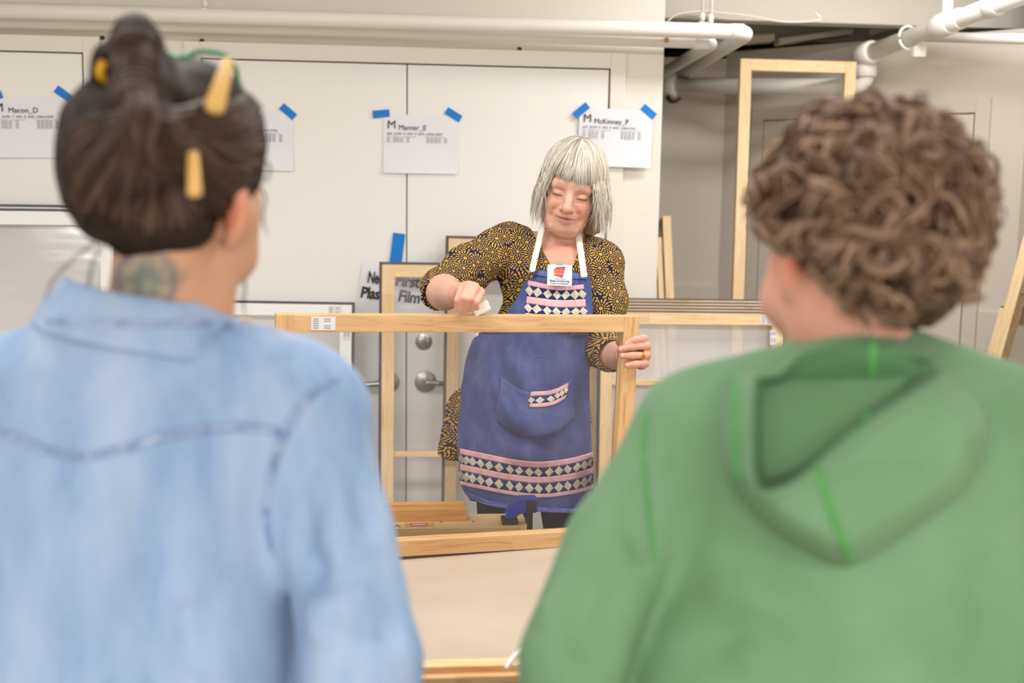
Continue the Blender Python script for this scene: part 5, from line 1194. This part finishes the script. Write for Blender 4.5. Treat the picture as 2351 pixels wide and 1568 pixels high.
F.cap(P(1640, 988, 1.245), P(2320, 1000, 1.245), .064, .064, .05).cap(P(1965, 930, 1.24), P(1620, 985, 1.245), .062, .060, .05).cap(P(1965, 930, 1.24), P(2330, 985, 1.245), .062, .060, .05)
F.ell(P(1978, 1150, 1.25), (.212, .118, .18), .06).ell(P(1966, 1420, 1.255), (.215, .120, .20), .06).ell(P(1945, 1660, 1.255), (.262, .130, .22), .06)
F.chain([P(1572, 1012, 1.245), P(1425, 1245, 1.225)], [.059, .058], .03).chain([P(1425, 1245, 1.225), P(1312, 1525, 1.19), P(1305, 1650, 1.19)], [.058, .057, .055], .015).chain([P(1305, 1650, 1.19), P(1480, 1800, 1.40)], [.055, .04], .02)
F.chain([P(2395, 1020, 1.245), P(2520, 1260, 1.235), P(2600, 1560, 1.21)], [.059, .058, .056], .02)
V, Q = F.mesh(2); N = vnormals(V, Q)
V = V+N*(.0030*Waves(51, 22, 12)(V)+.0010*Waves(52, 70, 12)(V))[:, None]
V = creases(V, N, [pc(((1440, 1110), (1470, 1230), (1500, 1300)), 1.16, -.008, .014), pc(((1540, 1180), (1520, 1250), (1505, 1300)), 1.14, -.008, .012), pc(((1520, 1130), (1480, 1180), (1470, 1250)), 1.15, .006, .014), pc(((1490, 1330), (1600, 1250), (1720, 1180)), 1.13, .007, .02), pc(((1490, 1430), (1640, 1400), (1800, 1330)), 1.13, .007, .022), pc(((1520, 1530), (1660, 1470), (1820, 1430)), 1.13, -.006, .022),
                   pc(((1320, 1200), (1270, 1330), (1230, 1450)), 1.16, .006, .018), pc(((1700, 1560), (1760, 1440), (1900, 1370)), 1.13, .006, .022), pc(((2260, 1250), (2285, 1420), (2230, 1600)), 1.15, -.005, .03), pc(((1380, 1300), (1340, 1420), (1330, 1560)), 1.15, -.005, .02)])
hd = obj('hoodie', V, Q, 'hoodie_green', p2_, True); t2 = bvh(V, Q)
def polyd(px, py, poly):
    """signed distance (px), positive inside"""
    poly = np.array(poly, float); n = len(poly); d = np.full(px.shape, 1e9); ins_ = np.zeros(px.shape, bool)
    for i in range(n):
        a, b = poly[i], poly[(i+1) % n]; e = b-a; h = np.clip(((px-a[0])*e[0]+(py-a[1])*e[1])/(e@e+1e-9), 0, 1); d = np.minimum(d, np.hypot(px-a[0]-h*e[0], py-a[1]-h*e[1]))
        c = ((a[1] > py) != (b[1] > py)) & (px < (b[0]-a[0])*(py-a[1])/(b[1]-a[1]+1e-12)+a[0]); ins_ ^= c
    return np.where(ins_, d, -d)
HOOD = spline(np.array([(1674, 858), (1656, 960), (1657, 1036), (1670, 1099), (1704, 1147), (1757, 1205), (1836, 1256), (1926, 1300), (1974, 1292), (2074, 1234), (2153, 1180), (2217, 1125), (2250, 1067), (2268, 993), (2250, 925), (2190, 868), (2150, 836), (2132, 800), (2060, 772), (1974, 764), (1870, 778), (1820, 800), (1780, 842), (1730, 846), (1674, 858)], float), 110)
CAV = spline(np.array([(1728, 862), (1722, 951), (1722, 1036), (1728, 1108), (1747, 1132), (1784, 1129), (1847, 1100), (1931, 1036), (2021, 962), (2100, 904), (2168, 850), (2140, 812), (2062, 782), (1974, 774), (1870, 788), (1824, 808), (1782, 850), (1728, 862)], float), 90)
GX, GY = np.meshgrid(np.arange(1640, 2290, 5.0), np.arange(755, 1312, 5.0)); do = polyd(GX, GY, HOOD); dc = polyd(GX, GY, CAV)
base = np.interp(GY, [760, 830, 900, 1000, 1310], [1.205, 1.185, 1.150, 1.130, 1.125])+.075*((GX-1965)/420)**2
def hdepth(x, y):
    q = hit(t2, x, y); return np.nan if q is None else float((q-CAM)@AX[2])
hz_ = np.array([[hdepth(x, y) for x in GX[0, ::3]] for y in GY[::3, 0]]); hz_ = np.where(np.isnan(hz_), base[::3, ::3], np.minimum(hz_, base[::3, ::3]+.03))
iy, ix = np.clip(np.arange(GX.shape[0])/3, 0, hz_.shape[0]-1.001), np.clip(np.arange(GX.shape[1])/3, 0, hz_.shape[1]-1.001)
y0_, x0_ = iy.astype(int), ix.astype(int); fy, fx_ = (iy-y0_)[:, None], (ix-x0_)[None]
base = hz_[y0_][:, x0_]*(1-fy)*(1-fx_)+hz_[y0_+1][:, x0_]*fy*(1-fx_)+hz_[y0_][:, x0_+1]*(1-fy)*fx_+hz_[y0_+1][:, x0_+1]*fy*fx_
for _ in range(6): pb = np.pad(base, 2, 'edge'); base = sum(pb[i:i+base.shape[0], j:j+base.shape[1]] for i in (0, 2, 4) for j in (0, 2, 4))/9
prof = lambda d, w: np.sqrt(np.clip(1-(1-np.clip(d/w, 0, 1))**2, 0, 1))
hgt = -.012+.074*prof(do, 60)
low = np.clip((GY-1020)/220, 0, 1); hgt += .014*np.sin(np.clip((GY-1060)/230, 0, 1)*math.pi)*prof(do, 90)
hgt += .010*np.exp(-(dc/14)**2)
sm = lambda t: t*t*(3-2*t)
hgt -= (.072*sm(np.clip(dc/40, 0, 1)))*np.clip((GY-770)/120, .25, 1)
PV = np.stack([GX, GY], -1).reshape(-1, 2); Z = (base-hgt).reshape(-1); V = np.array([P(x, y, z) for (x, y), z in zip(PV, Z)])
V += np.array([0, 1, 0])[None]*(.0018*Waves(61, 60, 10)(V))[:, None]
nr, nc_ = GX.shape; ii, jj = np.meshgrid(np.arange(nr-1), np.arange(nc_-1), indexing='ij'); Q = np.stack([ii*nc_+jj, (ii+1)*nc_+jj, (ii+1)*nc_+jj+1, ii*nc_+jj+1], -1).reshape(-1, 4)
inside = do.reshape(-1) > -4; cav = dc.reshape(-1) > 6
keep = inside[Q].all(1); lin = cav[Q].mean(1) > .5
def submesh(V, Q):
    u, inv = np.unique(Q, return_inverse=True); return V[u], inv.reshape(Q.shape)
hv, hq = submesh(V, Q[keep & ~lin]); hood = obj('hood', hv, hq, 'hoodie_green', hd, True)
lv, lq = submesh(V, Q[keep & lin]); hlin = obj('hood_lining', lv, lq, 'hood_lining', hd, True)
for o in (hood, hlin): q = o.modifiers.new('solid', 'SOLIDIFY'); q.thickness = .004; q.offset = -1
h2 = bvh(V, Q[keep])
patch('hood_seam', h2, [(1868, 1078), (1895, 1160), (1925, 1240), (1942, 1292)], [(1886, 1074), (1912, 1158), (1945, 1238), (1962, 1288)], 24, 3, .0015, 'green_seam', hd, 1.08, .0015)
patch('hood_seam', h2, [(1996, 778), (1992, 850), (1984, 930), (1978, 975)], [(2016, 778), (2012, 850), (2004, 930), (1996, 968)], 24, 3, .0015, 'green_seam', hd, 1.15, .0015)
patch('hood_seam', h2, [(1684, 864), (1676, 960), (1680, 1050), (1692, 1100)], [(1696, 864), (1690, 960), (1694, 1050), (1706, 1096)], 24, 3, .0012, 'green_seam', hd, 1.12, .0012)
sp = ((1484, 950), (1478, 1040), (1484, 1130), (1496, 1220), (1502, 1290)); patch('armhole_seam', t2, [(x-4, y) for x, y in sp], [(x+5, y) for x, y in sp], 30, 3, .0015, 'green_seam', hd, 1.18, .0012)
lower_clothes(p2_, (1800, 2130), 1.26, 'jeans')
# curly hair
F = Field((P(1690, 300, 1.24)[0], 1.0, 1.36), (P(2340, 300, 1.24)[0], 1.45, 1.72), .0045)
F.ell(P(2005, 460, 1.25), (.094, .108, .094), .03).ell(P(1975, 580, 1.21), (.064, .066, .048), .03).ell(P(2090, 630, 1.22), (.050, .066, .050), .03).ell(P(2050, 710, 1.205), (.036, .042, .026), .02).ell(P(1812, 480, 1.27), (.024, .06, .040), .03).ell(P(2150, 540, 1.25), (.030, .06, .05), .03)
F.ell(P(1830, 690, 1.20), (.040, .06, .050), .01, 'sub')
V, Q = F.mesh(1); N = vnormals(V, Q); V = V+N*(.007*np.abs(Waves(71, 70, 14)(V))-.004)[:, None]
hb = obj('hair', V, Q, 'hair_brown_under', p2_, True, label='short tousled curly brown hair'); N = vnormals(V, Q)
r = np.random.default_rng(23); X, Y = pxof(V); facing = (N@-AX[2]); cand = np.nonzero((facing > -.35))[0]; sel = r.choice(cand, 520); paths, rad = [], []
for i in sel:
    p, n_ = V[i], N[i]; t = r.normal(size=3); dn_ = np.array([0, 0, -1.0]); t = t*.7+dn_*.9; t = unit(t-n_*(t@n_)); b = np.cross(n_, t); L_ = r.uniform(.050, .095); R_ = r.uniform(.010, .022); turns = r.uniform(.4, .95)*r.choice([-1, 1]); ph = r.uniform(0, 6.28)
    s_ = np.linspace(0, 1, 14); lift = r.uniform(.000, .004)
    q = p+np.outer(s_*L_, t)*.75+np.outer(R_*(np.sin(ph+turns*6.28*s_)-math.sin(ph)), b)+np.outer(lift+.006*np.sin(s_*3.0)+R_*.35*(1-np.cos(turns*6.28*s_)), n_)
    for _ in range(6): paths.append(q+r.normal(0, .0024, 3)+np.outer(s_, r.normal(0, .0035, 3))); rad.append(r.uniform(.0016, .0036))
def curl_ok(p):
    x, y = pxof(p); return not ((x < 1850) & (y > 605)).any() and not ((x < 1990) & (y > 640+(x-1850)*.85)).any() and y.max() < 785 and (((x-2005)/285)**2+((y-490)/282)**2).max() < 1.0+.16*r.random()**2
paths = [p for p in paths if curl_ok(p)]; rad = rad[:len(paths)]
for k in range(9):
    c = P(2262, 392, 1.26); a = np.linspace(-1.2, 3.4, 14); paths.append(np.array([c+AX[0]*(.016+k*.0006)*math.cos(u)+AX[1]*(.020+.0007*k)*math.sin(u)+AX[2]*.002*k for u in a])); rad.append(.0016)
    paths.append(np.array([P(x+k*2, y+k*3, 1.21) for x, y in spline(np.array([(2100, 640), (2160, 665), (2210, 672), (2250, 660)], float), 14)])); rad.append(.002)
V, Q = strands(np.array(paths), np.array(rad), 4); obj('hair_curls', V, Q, 'hair_brown', hb, True, kind='stuff')
er = P(1813, 690, 1.235); tube('earring', [er+np.array([0, 0, .012]), er+np.array([0, 0, .008]), er, er-np.array([0, 0, .008])], [.001, .005, .0065, .002], 'bead_green', p2_, 12)
